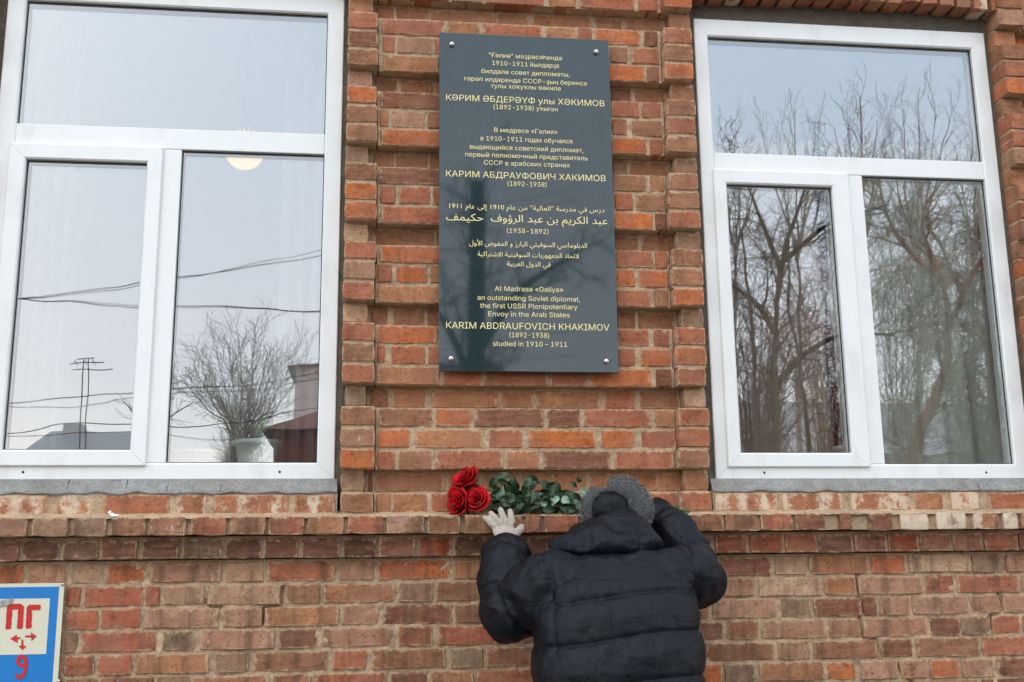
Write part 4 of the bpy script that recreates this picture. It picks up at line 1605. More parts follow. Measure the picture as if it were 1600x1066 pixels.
# jacket
mb = MB()
ring_loft(mb, [((0.752, -0.585, 0.80), .245, .165, .80), ((0.752, -0.585, 0.90), .262, .180, .78), ((0.752, -0.575, 1.05), .266, .184, .76), ((0.752, -0.56, 1.20), .262, .182, .76),
               ((0.752, -0.535, 1.34), .262, .176, .76), ((0.762, -0.505, 1.46), .262, .162, .74), ((0.768, -0.48, 1.54), .245, .142, .74), ((0.772, -0.46, 1.60), .200, .115, .78), ((0.775, -0.44, 1.645), .13, .09, .85)], 36)
pL = lerp_path([V3((.66, -.47, 1.52)), shL, V3((.475, -.43, 1.492)), elL + V3((.005, .03, .005)), V3((.428, -.30, 1.585)), V3((.4505, -.208, 1.668)), V3((.4545, -.195, 1.700))], 5)
rL = [.10] * 5 + [.105] * 5 + [.094] * 5 + [.088] * 5 + [.082] * 5 + [.060] * 5 + [.044]
mb.tube(pL, rL, 18)
pR = lerp_path([V3((.88, -.47, 1.54)), shR, V3((1.05, -.42, 1.568)), elR, V3((1.058, -.28, 1.66)), V3((1.005, -.19, 1.76)), V3((.965, -.155, 1.785))], 5)
rR = [.10] * 5 + [.095] * 5 + [.086] * 5 + [.080] * 5 + [.074] * 5 + [.058] * 5 + [.048]
mb.tube(pR, rR, 18)
SEAMS = [0.84, 0.985, 1.125, 1.262, 1.392, 1.512]


def puff(co, no):
    dL, tL = seg_param(co, pL)
    dR, tR = seg_param(co, pR)
    arm = np.clip((0.155 - np.minimum(dL, dR)) / 0.04, 0, 1) * ((co[:, 0] < .545) | (co[:, 0] > 1.0) | (co[:, 2] > 1.62))
    # stitched seams round the trunk, sagging a little at the sides
    slope = 0.055 * (co[:, 0] - .75) + 0.010 * np.sin(co[:, 0] * 9) - 0.05 * (co[:, 0] - .75) ** 2
    zz = co[:, 2] - slope
    d = np.zeros(len(co))
    dist = np.min(np.abs(zz[:, None] - np.array(SEAMS)[None, :]), axis=1)
    gather = 1 + 0.35 * vnoise(co, (26, 26, 6), 3)
    pk = vnoise(co, (55, 55, 9), 12)
    d_t = -0.0075 * np.exp(-(dist / 0.0075) ** 1.3) * gather + 0.006 * np.clip(dist / 0.05, 0, 1) + .0034 * pk * np.exp(-dist / .028)
    d += d_t * (1 - arm) * (co[:, 2] < 1.56)
    # sleeves: seams across plus folds inside the elbow
    for par, dd in ((tL, dL), (tR, dR)):
        s = np.abs(((par + .03) % 0.135) - 0.0675)
        d += arm * (dd < .15) * (-0.010 * np.exp(-(np.abs(s - .0675) / 0.008) ** 1.3) + .003 + .004 * vnoise(co, (40, 12, 12), 44) * np.exp(-np.abs(s - .0675) / .025))
    # sewn-in sleeves
    for xs in (.540, 1.012):
        e = np.abs(co[:, 0] - xs - .04 * (co[:, 2] - 1.45) * (1 if xs < .7 else -1))
        d += -0.007 * np.exp(-(e / .009) ** 1.5) * (co[:, 2] > 1.33) * (co[:, 1] < -.45)
    f = vnoise(co, (10, 10, 7)) * 0.008 + vnoise(co, (26, 16, 20), 9) * 0.0022
    ridged = -np.abs(vnoise(co, (7, 7, 14), 21)) * 0.011 + .003
    ridged2 = -np.abs(vnoise(co, (24, 20, 9), 31)) * 0.0045 + .002
    d += (f + ridged * (0.5 + arm) + ridged2 * (0.4 + arm))
    return co + no * d[:, None]


jm = fuse(mb, 0.0056, 12, puff)
jm.materials.clear()
jm.materials.append(M['jacket'])
put('jacket', jm, person)

# hood lying over the nape
mb = MB()
mb.ellip((.755, -.425, 1.676), (.155, .122, .082), 28, 18, Matrix.Rotation(R(12), 3, 'X'))
mb.ellip((.800, -.405, 1.715), (.098, .090, .080), 24, 16)
mb.ellip((.665, -.430, 1.660), (.110, .070, .048), 24, 14, Matrix.Rotation(R(10), 3, 'Y'))
mb.tube([V3((.70, -.43, 1.675)), V3((.60, -.435, 1.672)), V3((.566, -.43, 1.680))], [.055, .030, .010], 14)
mb.ellip((.858, -.425, 1.672), (.076, .095, .070), 22, 14)
mb.ellip((.77, -.40, 1.63), (.15, .085, .045), 24, 14)


def hoodpost(co, no):
    d = -np.abs(vnoise(co, (9, 9, 15), 4)) * .022 + .006 + vnoise(co, (16, 10, 20), 8) * .007 - np.abs(vnoise(co, (24, 14, 9), 14)) * .010
    k = np.abs(co[:, 2] - 1.628 - .05 * np.abs(co[:, 0] - .76))
    d -= .012 * np.exp(-(k / .008) ** 1.5)
    # seam up the middle-right of the hood
    s = np.abs(co[:, 0] - (.845 + .25 * (co[:, 2] - 1.70)))
    d -= .006 * np.exp(-(s / .006) ** 1.5) * (co[:, 1] < -.42)
    return co + no * d[:, None]


hm = fuse(mb, 0.0052, 7, hoodpost)
hm.materials.clear()
hm.materials.append(M['jacket'])
put('hood', hm, person)

# fur hat with a cloth crown
hc = V3((.807, -.262, 1.792))
mb = MB()
mb.ellip(hc + V3((-.014, .000, .000)), (.082, .086, .066), 26, 18, Matrix.Rotation(R(-20), 3, 'X'))
mb.ellip(hc + V3((-.014, -.026, -.002)), (.074, .058, .050), 24, 16)


def hatpost(co, no):
    d = -.005 * np.exp(-(np.abs(co[:, 0] - hc.x + .010) / .006) ** 1.5) + vnoise(co, (22, 22, 22), 2) * .004
    return co + no * d[:, None]


cm = fuse(mb, .005, 4, hatpost)
cm.materials.clear()
cm.materials.append(M['hatcloth'])
put('hat_crown', cm, person)
mb = MB()
ringp, ringr = [], []
for i in range(41):
    w = R(-62 + 304 * i / 40)           # from lower right, over the top, to lower left
    ca, sa = math.cos(w), math.sin(w)
    a = V3((hc.x + .090 * ca, hc.y - .022 - .015 * abs(ca), hc.z + .006 + .072 * sa))
    side = 1.32 if ca > 0 else .74
    dip = 1 - .50 * math.exp(-((math.degrees(w) - 108) / 20) ** 2)
    a.z -= .012 * math.exp(-((math.degrees(w) - 104) / 14) ** 2)
    ringp.append(a)
    ringr.append((.019 * side * dip, .032 * side * dip))
mb.tube(ringp, ringr, 14)
mb.ellip(hc + V3((0, .035, -.006)), (.098, .075, .078), 24, 16)
fm = fuse(mb, .006, 4)
nv = len(fm.vertices)
co = np.array([v.co[:] for v in fm.vertices])
no = np.array([v.vector[:] for v in fm.vertex_normals])
fr = np.random.RandomState(5)
V, F, S = [tuple(c) for c in co], [tuple(p.vertices) for p in fm.polygons], [0.12] * nv
cand = [i for i in range(nv) if co[i][1] < -.17]
for k in range(15000):
    i = cand[fr.randint(len(cand))]
    p = co[i] + fr.normal(0, .0025, 3)
    n = no[i]
    if n[1] > .5 or (np.hypot(p[0] - hc.x + .012, (p[2] - hc.z - .000) * 1.15) < .062):
        continue
    d = n + fr.normal(0, .42, 3) + np.array([0, -.1, -.25])
    d /= np.linalg.norm(d)
    L_ = fr.uniform(.007, .014)
    s = np.cross(d, fr.normal(0, 1, 3))
    s /= np.linalg.norm(s) + 1e-9
    s *= fr.uniform(.00045, .0008)
    b = len(V)
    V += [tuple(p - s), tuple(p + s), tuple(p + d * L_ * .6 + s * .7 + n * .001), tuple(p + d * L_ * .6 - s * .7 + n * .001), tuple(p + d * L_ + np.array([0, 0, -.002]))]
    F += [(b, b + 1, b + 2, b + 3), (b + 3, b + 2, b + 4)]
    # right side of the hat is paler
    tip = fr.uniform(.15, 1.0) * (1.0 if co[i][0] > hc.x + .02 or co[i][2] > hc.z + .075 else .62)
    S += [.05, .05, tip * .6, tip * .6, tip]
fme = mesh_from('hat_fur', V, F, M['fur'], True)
sa_ = fme.attributes.new('shade', 'FLOAT', 'POINT')
sa_.data.foreach_set('value', np.array(S, dtype=np.float32))
put('hat_fur', fme, person)

# gloves
for (wr, pm, kn, fg, th, el) in ((wrL, palmL, knL, fgL, thL, elL), (wrR, palmR, knR, fgR, thR, elR)):
    mb = MB()
    hand(mb, wr, pm, kn, fg, th, 1.10)
    mb.tube([wr.lerp(el, .12), wr, wr.lerp(pm, .4)], [(.036, .034), (.036, .032), (.036, .028)], 16)
    gm = fuse(mb, .0026, 3)
    gm.materials.clear()
    gm.materials.append(M['knit'])
    put('glove', gm, person)
# trousers and boots
mb = MB()
ring_loft(mb, [((.76, -.60, .78), .17, .12, .9), ((.76, -.60, .90), .185, .13, .9), ((.76, -.585, 1.0), .18, .125, .9)], 24)
for s in (-1, 1):
    mb.tube([V3((.76 + .085 * s, -.60, .90)), V3((.76 + .10 * s, -.565, .56)), V3((.76 + .11 * s, -.60, .16))], [.105, .085, .075], 16)
tm = fuse(mb, .012, 5)
tm.materials.clear()
tm.materials.append(M['trousers'])
put('trousers', tm, person)
for s in (-1, 1):
    mb = MB()
    mb.tube([V3((.76 + .11 * s, -.61, GZ + .22)), V3((.76 + .11 * s, -.61, GZ + .06))], [.055, .055], 14)
    mb.tube([V3((.76 + .11 * s, -.67, GZ + .05)), V3((.765 + .115 * s, -.55, GZ + .055)), V3((.775 + .12 * s, -.42, GZ + .042))], [(.046, .048), (.05, .052), (.045, .036)], 14)
    bm_ = fuse(mb, .009, 3)
    bm_.materials.clear()
    bm_.materials.append(M['boot'])
    put('boot', bm_, person)

# ---------------------------------------------------------------- inside the rooms
M['lamp_glass'] = simple('lamp_glass', (250, 236, 190), 0.4, 0.02, 5, 0)
M['lamp_glass'].node_tree.nodes['Principled BSDF'].inputs['Emission Color'].default_value = (1.0, 0.60, 0.10, 1)
M['lamp_glass'].node_tree.nodes['Principled BSDF'].inputs['Emission Strength'].default_value = 0.85
M['brass'] = simple('lamp_brass', (180, 150, 96), 0.35, 0.1, 20, 0, Metallic=0.8)
lc = at(382, 236, 1.15)
lamp = thing('pendant_lamp', (lc.x, lc.y, 4.2), 'round lit glass lamp hanging inside the left window behind the transom', 'lamp')
m = MB(); m.ellip(lc, (.093, .093, .093), 28, 18); m.build('lamp_shade', M['lamp_glass'], lamp, True)
m = MB()
for i in range(12):
    a = 2 * math.pi * i / 12
    m.tube([(lc.x + .035 * math.cos(a), lc.y + .035 * math.sin(a), lc.z + .085), (lc.x + .045 * math.cos(a), lc.y + .045 * math.sin(a), lc.z + .100)], [.003, .002], 6)
m.build('lamp_collar', M['lamp_glass'], lamp, True)
m = MB(); m.tube([(lc.x, lc.y, lc.z + .09), (lc.x, lc.y, 4.25)], .004, 6); m.build('cord', M['brass'], lamp)



def curtain(x0, x1, z0, z1, y, rgb, label, trans=0.5, folds=5, amp=.03):
    t = NT('sheer_cloth')
    tr = t.n('BsdfTranslucent')
    tr.inputs[0].default_value = (*lin(rgb), 1)
    df = t.n('BsdfDiffuse')
    df.inputs[0].default_value = (*lin(rgb), 1)
    tp_ = t.n('BsdfTransparent')
    m1, m2 = t.n('MixShader'), t.n('MixShader')
    out = [n for n in t.t.nodes if n.type == 'OUTPUT_MATERIAL'][0]
    t.l(df.outputs[0], m1.inputs[1]); t.l(tr.outputs[0], m1.inputs[2]); m1.inputs[0].default_value = .25
    m2.inputs[0].default_value = trans
    t.l(m1.outputs[0], m2.inputs[1]); t.l(tp_.outputs[0], m2.inputs[2]); t.l(m2.outputs[0], out.inputs[0])
    n = folds * 12
    v, f = [], []
    for i in range(n + 1):
        for j in range(9):
            s = j / 8
            ph = 2 * math.pi * folds * i / n
            v.append((x0 + (x1 - x0) * i / n, y + amp * math.sin(ph + .5 * math.sin(3 * s)) * (.7 + .5 * s), z0 + (z1 - z0) * s))
    for i in range(n):
        for j in range(8):
            a = i * 9 + j
            f.append((a, a + 9, a + 10, a + 1))
    o = bpy.data.objects.new('curtain', mesh_from('curtain', v, f, t.m, True))
    link(o)
    tag(o, label, 'curtain')


curtain(-1.52, -1.26, 1.97, 4.0, .50, (214, 192, 188), 'sheer pinkish curtain at the left edge inside the left window', .35)
curtain(-.42, -.12, 1.97, 4.0, .50, (214, 196, 192), 'sheer pinkish curtain at the right edge inside the left window', .35)
curtain(1.18, 1.92, 1.97, 3.45, .42, (230, 204, 188), 'cream half-height curtain on the left side inside the right window, widened to brighten the pane', .08, 7)  # pair widened across the window, the added cloth lifts its dark panes
curtain(1.96, 2.68, 1.97, 3.45, .42, (228, 230, 218), 'pale greenish curtain on the right side inside the right window, widened to brighten the pane', .05, 6)


M['pot'] = simple('white_pot', (226, 228, 222), 0.4, 0.04, 8, 0)
M['pot_cream'] = simple('cream_pot', (216, 200, 160), 0.5, 0.06, 8, 0)
M['soil'] = simple('potting_soil', (48, 36, 28), 0.95, 0.3, 40, 0.3)
M['houseleaf'] = leafmat('house_plant_leaf', (46, 92, 40), (86, 140, 58), .4)


def pot_plant(x, y, z, r, h, n, ln, mt, label, spread=1.0, seed=1, ribs=False):
    q = random.Random(seed)
    t = thing('potted_plant', (x, y, z), label, 'potted plant')
    m = MB()
    k = 30
    prof = [(0, 0), (r * .72, 0), (r * .80, h * .4), (r * .92, h * .86), (r * 1.06, h * .86), (r * 1.08, h), (r * .98, h), (r * .95, h * .86), (0, h * .84)]
    m.lathe((0, 0, 0), prof, k)
    v = []
    for a in m.v:
        w = math.atan2(a[1], a[0])
        s = 1 + (.03 * math.cos(15 * w) if ribs else 0)
        v.append((x + a[0] * s, y + a[1] * s, z + a[2]))
    m.v = v
    m.build('pot', M[mt], t, True)
    m = MB(); m.lathe((x, y, z + h * .90), [(0, 0), (r * .93, 0)], 20); m.build('soil', M['soil'], t)
    for i in range(n):
        a = q.uniform(0, 2 * math.pi)
        e = q.uniform(.5, 1.4)
        L_ = ln * q.uniform(.6, 1.1)
        P = []
        for s in range(7):
            s /= 6
            rr = spread * L_ * .55 * s * (1 + .3 * s)
            P.append((V3((x + rr * math.cos(a), y + rr * math.sin(a), z + h * .9 + L_ * e * .7 * s - L_ * .45 * s * s)), .016 * math.sin(math.pi * min(1, s + .08)) ** .7 + .001))
        v, f = [], []
        sd = V3((-math.sin(a), math.cos(a), 0))
        for p, w in P:
            v += [tuple(p - sd * w), tuple(p + V3((0, 0, .004))), tuple(p + sd * w)]
        for s in range(6):
            f += [(3 * s, 3 * s + 3, 3 * s + 4, 3 * s + 1), (3 * s + 1, 3 * s + 4, 3 * s + 5, 3 * s + 2)]
        put('leaf', mesh_from('leaf', v, f, M['houseleaf'], True), t)


p = at(401, 705, .27)
pot_plant(p.x, .27, 1.966, .088, .125, 9, .30, 'pot', 'white flower pot with drooping green leaves inside the left window', 1.0, 3)
p = at(312, 715, .27)
pot_plant(p.x, .27, 1.966, .088, .085, 5, .12, 'pot_cream', 'low ribbed cream pot beside the white one inside the left window', .8, 5, True)
p = at(1335, 690, .27)
pot_plant(p.x, .29, 1.966, .075, .11, 8, .42, 'pot', 'potted plant with long upright leaves behind the mullion of the right window', .55, 8)

# ---------------------------------------------------------------- street behind the viewer, seen mirrored in the panes


def ground_mat(name, rgb, sc):
    t = NT(name)
    pos = t.n('NewGeometry').outputs['Position']
    n = t.noise(sc, 6, .65, pos)
    n2 = t.noise(sc * 30, 3, .7, pos)
    c = lin(rgb)
    col = t.mix(t.ramp(n, [(.3, 0), (.7, 1)]), tuple(x * .7 for x in c), tuple(x * 1.25 for x in c))
    return t.fin(col, .92, t.bump(n2, .5, .004))


M['earth'] = ground_mat('bare_earth', (104, 94, 80), .4)
M['asphalt'] = ground_mat('asphalt', (72, 72, 72), .8)
M['paving'] = ground_mat('paving', (118, 114, 108), 1.2)


def sheet(name, x0, x1, y0, y1, z, th, mat):
    m = MB()
    m.box(x0, x1, y0, y1, z - th, z)
    o = m.build(name, mat)
    return tag(o, kind='structure')


sheet('ground', -600, 600, -600, 600, 0.0, .2, M['earth'])
sheet('pavement', -60, 60, -6.0, 0.0, 0.10, .09, M['paving'])
sheet('road', -60, 60, -11.5, -6.2, 0.004, .003, M['asphalt'])
sheet('kerb', -60, 60, -6.2, -6.003, 0.115, .11, M['cement'])


def bark(name, a, b):
    t = NT(name)
    n = t.noise(7, 5, .65, kind='Position', stretch=(1, 1, .3))
    return t.fin(t.mix(t.ramp(n, [(.35, 0), (.65, 1)]), lin(a), lin(b)), .9, t.bump(n, .8, .02))


M['bark_dark'] = bark('dark_bark', (52, 42, 34), (92, 74, 60))
M['bark_red'] = bark('reddish_bark', (124, 66, 46), (172, 104, 78))
M['bark_pale'] = bark('pale_bark', (168, 162, 152), (204, 198, 188))
M['bark_grey'] = bark('grey_bark', (142, 136, 124), (186, 180, 166))


def tree(label, mat, stems, lvls, seed, twig=0.006, cat='tree', name='bare_tree', cap=26000):
    """stems: list of (points, r0, r1); lvls: per level (spacing, length, spread, tropism, wander)"""
    q = random.Random(seed)
    base = stems[0][0][0]
    t = thing(name, base, label, cat)
    tr = MB()
    runs = []
    for P, r0, r1 in stems:
        P = lerp_path([V3(p) for p in P], 5)
        n = len(P) - 1
        rad = [r0 + (r1 - r0) * (i / n) ** .8 for i in range(n + 1)]
        tr.tube(P, rad, 9)
        runs.append((P, rad, 0))
    tr.build('trunk', M[mat], t, True)
    br = MB()
    count = 0
    while runs:
        P, rad, lv = runs.pop(0)
        if lv >= len(lvls):
            continue
        spacing, length, spread, trop, wander, start = lvls[lv]
        tot = sum((b - a).length for a, b in zip(P, P[1:]))
        acc, nxt_ = 0, tot * start
        for i in range(len(P) - 1):
            a, b = P[i], P[i + 1]
            s = (b - a).length
            if s < 1e-6:
                continue
            while acc + s > nxt_ and count < cap:
                u = (nxt_ - acc) / s
                p = a.lerp(b, u)
                r = (rad[i] + (rad[i + 1] - rad[i]) * u)
                d0 = (b - a).normalized()
                side = d0.cross(V3((q.gauss(0, 1), q.gauss(0, 1), q.gauss(0, 1)))).normalized()
                d = (d0 * math.cos(spread) + side * math.sin(spread * q.uniform(.7, 1.3))).normalized()
                fr_ = nxt_ / tot
                L_ = length * q.uniform(.6, 1.15) * (1.0 - .35 * fr_)
                nn = 5 if lv < 2 else 4 if lv < 3 else 3
                pts = [p]
                for k in range(nn):
                    d = (d + V3((q.gauss(0, 1), q.gauss(0, 1), q.gauss(0, 1))) * wander + V3((0, 0, trop))).normalized()
                    pts.append(pts[-1] + d * (L_ / nn))
                rr0 = max(twig * .7, min(r * .55, .017 * L_ + twig * .5))
                rs = [rr0 + (twig * .45 - rr0) * (k / nn) for k in range(nn + 1)]
                br.tube(pts, rs, 3 if lv else 5, cap=False)
                count += 1
                runs.append((pts, rs, lv + 1))
                nxt_ += spacing * q.uniform(.7, 1.3)
            acc += s
    br.build('branch', M[mat], t)
    return t


Rf = lambda x, y, d: tuple(refl(x, y, d))


def foot(x, d):
    p = refl(x, 800, d)
    return (p.x, p.y, 0.0)


OLD = [(.26, 1.35, .85, .02, .16, .10), (.15, .75, .75, .0, .22, .15), (.10, .42, .7, -.03, .26, .15), (.09, .24, .7, -.04, .3, .2)]
D = 12.5
tree('dark old tree with heavy forked limbs mirrored in the right window sash', 'bark_dark',
     [([foot(1212, D), Rf(1214, 700, D), Rf(1210, 560, D), Rf(1222, 420, D), Rf(1250, 330, D), Rf(1262, 292, D - .3)], .085, .016),
      ([Rf(1222, 420, D), Rf(1190, 350, D), Rf(1165, 290, D), Rf(1152, 282, D + .3)], .05, .014),
      ([Rf(1224, 410, D), Rf(1262, 378, D), Rf(1310, 345, D - .4), Rf(1390, 318, D - .6)], .05, .018),
      ([Rf(1211, 520, D), Rf(1180, 470, D), Rf(1135, 440, D), Rf(1090, 425, D)], .06, .018),
      ([Rf(1212, 600, D), Rf(1262, 545, D - .2), Rf(1320, 520, D - .5), Rf(1400, 520, D - .7)], .07, .018)], OLD, 3, .005, cap=16000)
D = 15
tree('dark tree with several upright stems mirrored low in the right window, left of the mullion', 'bark_dark',
     [([foot(1183, D), Rf(1186, 700, D), Rf(1180, 560, D), Rf(1172, 450, D), Rf(1160, 360, D)], .06, .016),
      ([foot(1262, D + 1), Rf(1262, 700, D + 1), Rf(1250, 590, D + 1), Rf(1232, 480, D + 1), Rf(1236, 370, D)], .06, .016)],
     [(.36, 1.1, .9, .02, .18, .25), (.18, .6, .75, -.02, .22, .2), (.12, .35, .7, -.05, .26, .15)], 5, .005, cap=7000)
D = 14
tree('leaning tree with reddish bark mirrored in the lower right pane of the right window', 'bark_red',
     [([foot(1405, D), Rf(1428, 720, D), Rf(1462, 620, D), Rf(1482, 560, D), Rf(1478, 470, D), Rf(1452, 390, D), Rf(1446, 330, D), Rf(1442, 290, D)], .13, .018),
      ([Rf(1480, 520, D), Rf(1515, 440, D), Rf(1560, 370, D), Rf(1600, 300, D)], .08, .02),
      ([Rf(1470, 440, D), Rf(1420, 390, D), Rf(1385, 330, D), Rf(1370, 270, D)], .06, .02)],
     [(.24, 1.4, .8, .01, .18, .18), (.15, .75, .75, -.01, .22, .15), (.10, .42, .7, -.05, .28, .15), (.10, .24, .7, -.05, .3, .2)], 7, .0055, cap=16000)
D = 19
tree('pale weeping tree of fine hanging twigs mirrored at the right edge of the right window', 'bark_grey',
     [([foot(1560, D), Rf(1560, 700, D), Rf(1550, 520, D), Rf(1540, 380, D), Rf(1525, 290, D)], .2, .04),
      ([Rf(1552, 540, D), Rf(1500, 450, D), Rf(1470, 380, D), Rf(1450, 350, D)], .09, .03),
      ([Rf(1552, 560, D), Rf(1610, 440, D), Rf(1660, 380, D)], .09, .03)],
     [(.24, 2.2, .9, -.05, .16, .15), (.15, 1.6, .7, -.30, .12, .1), (.11, .8, .5, -.20, .15, .15)], 9, .009, cap=12000)
for i, (x, ytop, wdt, lab) in enumerate(((1345, 150, 60, 'narrow upright bare tree mirrored at the middle of the right transom pane'),
                                    (1435, 138, 80, 'tallest bare tree mirrored right of the middle of the right transom pane'),
                                    (1245, 172, 90, 'broad bare tree mirrored left of the middle of the right transom pane'),
                                    (1150, 205, 80, 'low bare tree mirrored in the bottom left corner of the right transom pane'),
                                    (1520, 205, 70, 'low bare tree mirrored in the bottom right corner of the right transom pane'))):
    D = 24 + i * 1.3
    st = [([foot(x, D), Rf(x, 600, D), Rf(x + 3, 420, D), Rf(x, ytop, D)], .12, .009)]
    for s in (-1, 1, -.5, .6):
        yy = 430 - abs(s) * 40
        st.append(([Rf(x + 2, yy, D), Rf(x + s * wdt * .3, yy - 80, D), Rf(x + s * wdt * .5, (yy + ytop) / 2 - 25, D), Rf(x + s * wdt * .62, ytop + 25 + 22 * abs(s), D)], .045, .007))
    tree(lab, 'bark_grey', st, [(.55, 1.7, .42, .09, .08, .25), (.34, .9, .45, .07, .12, .2), (.3, .45, .5, .04, .16, .2)], 20 + i, .007, cap=2200)
D = 17
st = []
q = random.Random(2)
for i in range(11):
    a = -1 + 2 * i / 10
    st.append(([foot(372 + a * 8, D), Rf(374 + a * 14, 700, D), Rf(376 + a * 55, 640 - 12 * (1 - a * a), D + q.uniform(-.5, .5)), Rf(378 + a * 98, 580 - 40 * (1 - a * a) + q.uniform(-8, 8), D + q.uniform(-.8, .8))], .022, .006))
tree('bushy bare tree fanning out, mirrored in the lower right pane of the left window', 'bark_pale', st,
     [(.16, .95, .5, .05, .10, .3), (.13, .55, .5, .03, .14, .2), (.11, .3, .5, 0, .2, .2)], 41, .0048, cap=7000)
D = 19
st = [([foot(228, D), Rf(228, 700, D), Rf(232 + a * 30, 650, D), Rf(234 + a * 55, 610 + abs(a) * 15, D)], .03, .008) for a in (-.8, -.3, .2, .7, 1.2)]
tree('small bare bush mirrored behind the sash of the left window, near the mullion', 'bark_grey', st, [(.2, .6, .5, .04, .12, .3), (.15, .35, .5, 0, .2, .2)], 43, .007, 'bush', 'bare_bush', 1800)

D = 12
tree('thick dark pollarded trunk with short bushy shoots mirrored in the granite plaque', 'bark_dark',
     [([foot(742, D), Rf(742, 600, D), Rf(744, 420, D), Rf(744, 292, D)], .17, .11),
      ([Rf(742, 560, D), Rf(800, 470, D), Rf(850, 430, D), Rf(900, 400, D)], .09, .03),
      ([Rf(742, 620, D), Rf(700, 520, D), Rf(660, 470, D)], .08, .03)],
     [(.22, 1.2, .7, .03, .15, .25), (.13, .6, .7, 0, .2, .2), (.1, .35, .6, 0, .2, .2)], 61, .009, cap=5000)

BUSH = [(.13, 1.0, .45, .05, .10, .12), (.09, .6, .5, .0, .16, .12), (.08, .34, .5, -.03, .22, .15)]
q = random.Random(12)
for D, x0, w, top, mat, lab, sd_, cp in ((10.5, 1190, 60, 500, 'bark_dark', 'dense bare shrub mirrored at the foot of the old tree in the right window sash', 71, 2600),
                                (16, 1300, 70, 420, 'bark_red', 'reddish bare shrub mirrored behind the mullion of the right window', 72, 3600),
                                (13, 1530, 90, 430, 'bark_grey', 'pale shrub of fine twigs mirrored in the lower right corner of the right window', 73, 5200),
                                (18, 1420, 60, 330, 'bark_grey', 'tall pale shrub mirrored behind the leaning reddish tree', 74, 3600)):
    st = []
    for i in range(9):
        a = -1 + i / 4
        st.append(([foot(x0 + a * 8, D), Rf(x0 + a * 22, 720, D), Rf(x0 + a * w * .6, (720 + top) / 2, D + q.uniform(-.4, .4)), Rf(x0 + a * w, top + 40 * a * a + q.uniform(-15, 15), D + q.uniform(-.6, .6))], .022, .005))
    tree(lab, mat, st, BUSH, sd_, .0048, 'shrub', 'bare_shrub', cp)

# houses across the street
M['wall_pale'] = simple('pale_render', (226, 220, 212), .9, .06, .6, 0)
M['wall_pink'] = simple('pink_render', (240, 220, 212), .9, .06, .6, 0)
M['roof_grey'] = simple('grey_sheet_roof', (178, 180, 184), .6, .1, 1.0, 0)
M['roof_red'] = simple('brown_tiled_roof', (112, 58, 44), .8, .2, 2.0, 0)
M['wall_brown'] = simple('brown_boards', (118, 66, 52), .85, .15, 2.0, 0)
M['dark_pane'] = simple('dark_pane', (40, 44, 50), .15, .1, 1.0, 0)


def house(x0, x1, y, dep, zw, zr, wall, roof, label, nwin=3, floors=1, ridge_x=True):
    t = thing('house', ((x0 + x1) / 2, y, 0), label, 'house')
    m = MB(); m.box(x0, x1, y - dep, y, -.05, zw); m.build('wall', M[wall], t)
    m = MB()
    o = .35
    yc = y - dep / 2
    if ridge_x:
        v = [(x0 - o, y + o, zw - .1), (x1 + o, y + o, zw - .1), (x1 - .8, yc, zr), (x0 + .8, yc, zr), (x0 - o, y - dep - o, zw - .1), (x1 + o, y - dep - o, zw - .1)]
        f = [(0, 1, 2, 3), (5, 4, 3, 2), (1, 5, 2), (4, 0, 3), (0, 4, 5, 1)]
    else:
        xc = (x0 + x1) / 2
        v = [(x0 - o, y + o, zw - .1), (x0 - o, y - dep - o, zw - .1), (xc, y + o, zr), (xc, y - dep - o, zr), (x1 + o, y + o, zw - .1), (x1 + o, y - dep - o, zw - .1)]
        f = [(0, 2, 3, 1), (2, 4, 5, 3), (0, 4, 2), (1, 3, 5), (0, 1, 5, 4)]
    m.add(v, f)
    rf = m.build('roof', M[roof], t)
    m = MB()
    m.box(x0 + (x1 - x0) * .3, x0 + (x1 - x0) * .3 + .5, yc - .25, yc + .25, zw, zr + .15); m.build('chimney', M[wall], rf)
    for fl in range(floors):
        zb = 1.0 + fl * 2.9
        for i in range(nwin):
            xa = x0 + (x1 - x0) * (i + .5) / nwin
            m = MB(); m.box(xa - .55, xa + .55, y + .001, y + .06, zb, zb + 1.4, .01); w = m.build('window', M['pvc'], t)
            m = MB(); m.box(xa - .46, xa - .03, y + .055, y + .064, zb + .09, zb + 1.31); m.box(xa + .03, xa + .46, y + .055, y + .064, zb + .09, zb + 1.31); m.build('pane', M['dark_pane'], w)
    return t


a, b = Rf(72, 660, 24), Rf(222, 660, 24)
house(a[0] - 1.5, b[0], a[1], 6, a[2] - 1.9, a[2] + .2, 'wall_pale', 'roof_grey', 'low house with a grey sheet roof mirrored at the bottom left of the left window', 3)
a, b = Rf(432, 620, 22), Rf(560, 620, 22)
house(a[0], b[0] + 2, a[1], 6, a[2] - .7, a[2] + .1, 'wall_brown', 'roof_red', 'brown house with a dark red roof mirrored at the lower right of the left window', 0)
a, b = Rf(462, 566, 42), Rf(590, 566, 42)
house(a[0], b[0] + 5, a[1], 9, a[2], a[2] + .8, 'wall_pink', 'roof_grey', 'pale pink block of flats mirrored behind the brown house', 0, 0)
a, b = Rf(1140, 660, 30), Rf(1700, 660, 30)
house(a[0], b[0], a[1], 7, a[2] - 1.0, a[2] + 1.2, 'wall_pale', 'roof_grey', 'long pale house mirrored behind the tree trunks in the right window', 7, 1)

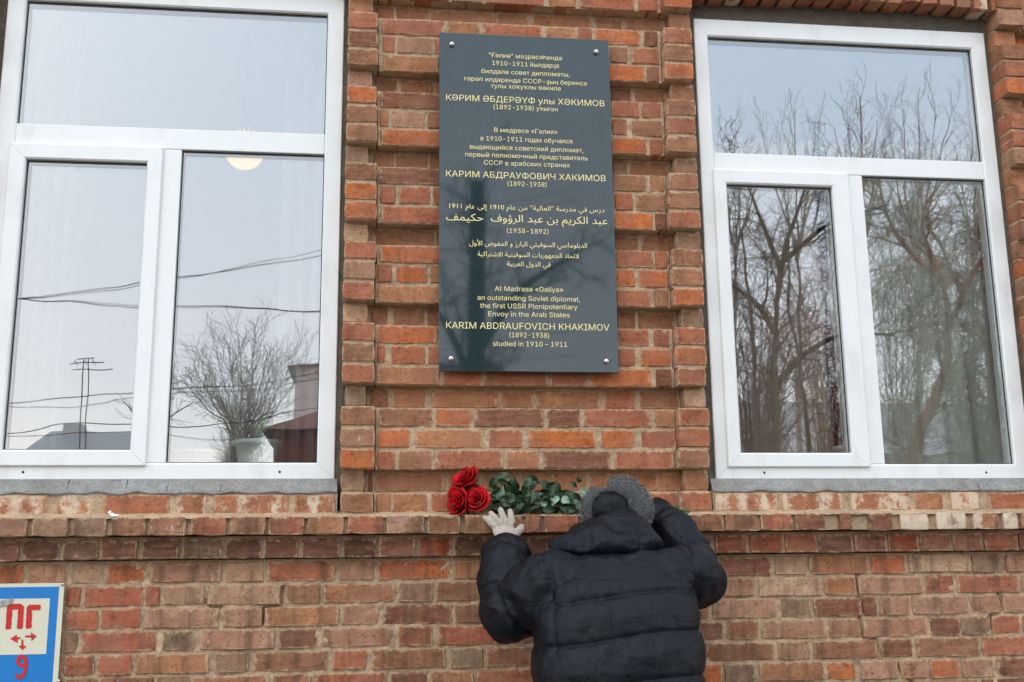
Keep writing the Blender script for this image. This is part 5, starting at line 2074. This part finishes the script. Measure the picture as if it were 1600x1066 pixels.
# twin aerial masts on the grey roof
a = V3(Rf(126, 668, 26))
mast = thing('roof_aerial', a, 'thin twin pole roof aerial mirrored in the lower left pane of the left window', 'aerial')
m = MB()
for dx in (0, .14):
    m.tube([a + V3((dx, 0, -1.2)), V3(Rf(130, 560, 26)) + V3((dx, 0, 0))], .013, 6)
m.build('mast', M['bark_dark'], mast)
m = MB()
b = V3(Rf(130, 566, 26))
for dz, l, r in ((0, .35, .55), (-.18, .25, .8), (.10, .2, .3)):
    m.tube([b + V3((-l, 0, dz)), b + V3((r, 0, dz + .02))], .014, 5)
for dx in (-.2, .05, .3):
    m.tube([b + V3((dx, -.2, -.02)), b + V3((dx, .2, .04))], .010, 5)
m.build('aerial_rods', M['bark_dark'], mast)

# overhead cables
for (pts, r, lab) in (
        ([(-400, 515), (28, 467), (260, 436), (500, 398), (900, 320)], .012, 'overhead cable rising to the right, upper strand mirrored in the left window'),
        ([(-400, 505), (28, 468), (255, 440), (500, 389), (900, 300)], .009, 'thin overhead cable close above the rising one in the left window'),
        ([(-400, 450), (28, 467), (200, 480), (380, 482), (500, 485), (900, 480)], .014, 'nearly level dark overhead cable mirrored across the left window'),
        ([(-400, 452), (28, 467), (215, 477), (390, 481), (500, 483.5), (900, 470)], .008, 'thin cable sagging beside the level dark one in the left window'),
        ([(-400, 680), (15, 632), (200, 612), (360, 600), (500, 580), (900, 520)], .013, 'low overhead cable mirrored across the bare bush'),
        ([(-400, 600), (10, 636), (150, 632), (210, 618), (420, 604), (500, 590), (900, 560)], .009, 'thin low cable crossing the bush in the left window'),
        ([(-400, 720), (8, 677), (110, 660), (290, 664), (400, 655), (500, 636), (900, 600)], .012, 'lowest overhead cable mirrored just above the pots'),
        ([(-400, 700), (8, 681), (200, 672), (360, 684), (500, 668), (900, 640)], .010, 'bottom thin cable mirrored above the pots in the left window')):
    P = lerp_path([refl(x, y, 11.0) for x, y in pts], 8)
    m = MB()
    m.tube(P, r * .5, 6)
    o = m.build('overhead_cable', M['gasket'])
    tag(o, lab, 'cable', 'overhead cables mirrored in the left window')
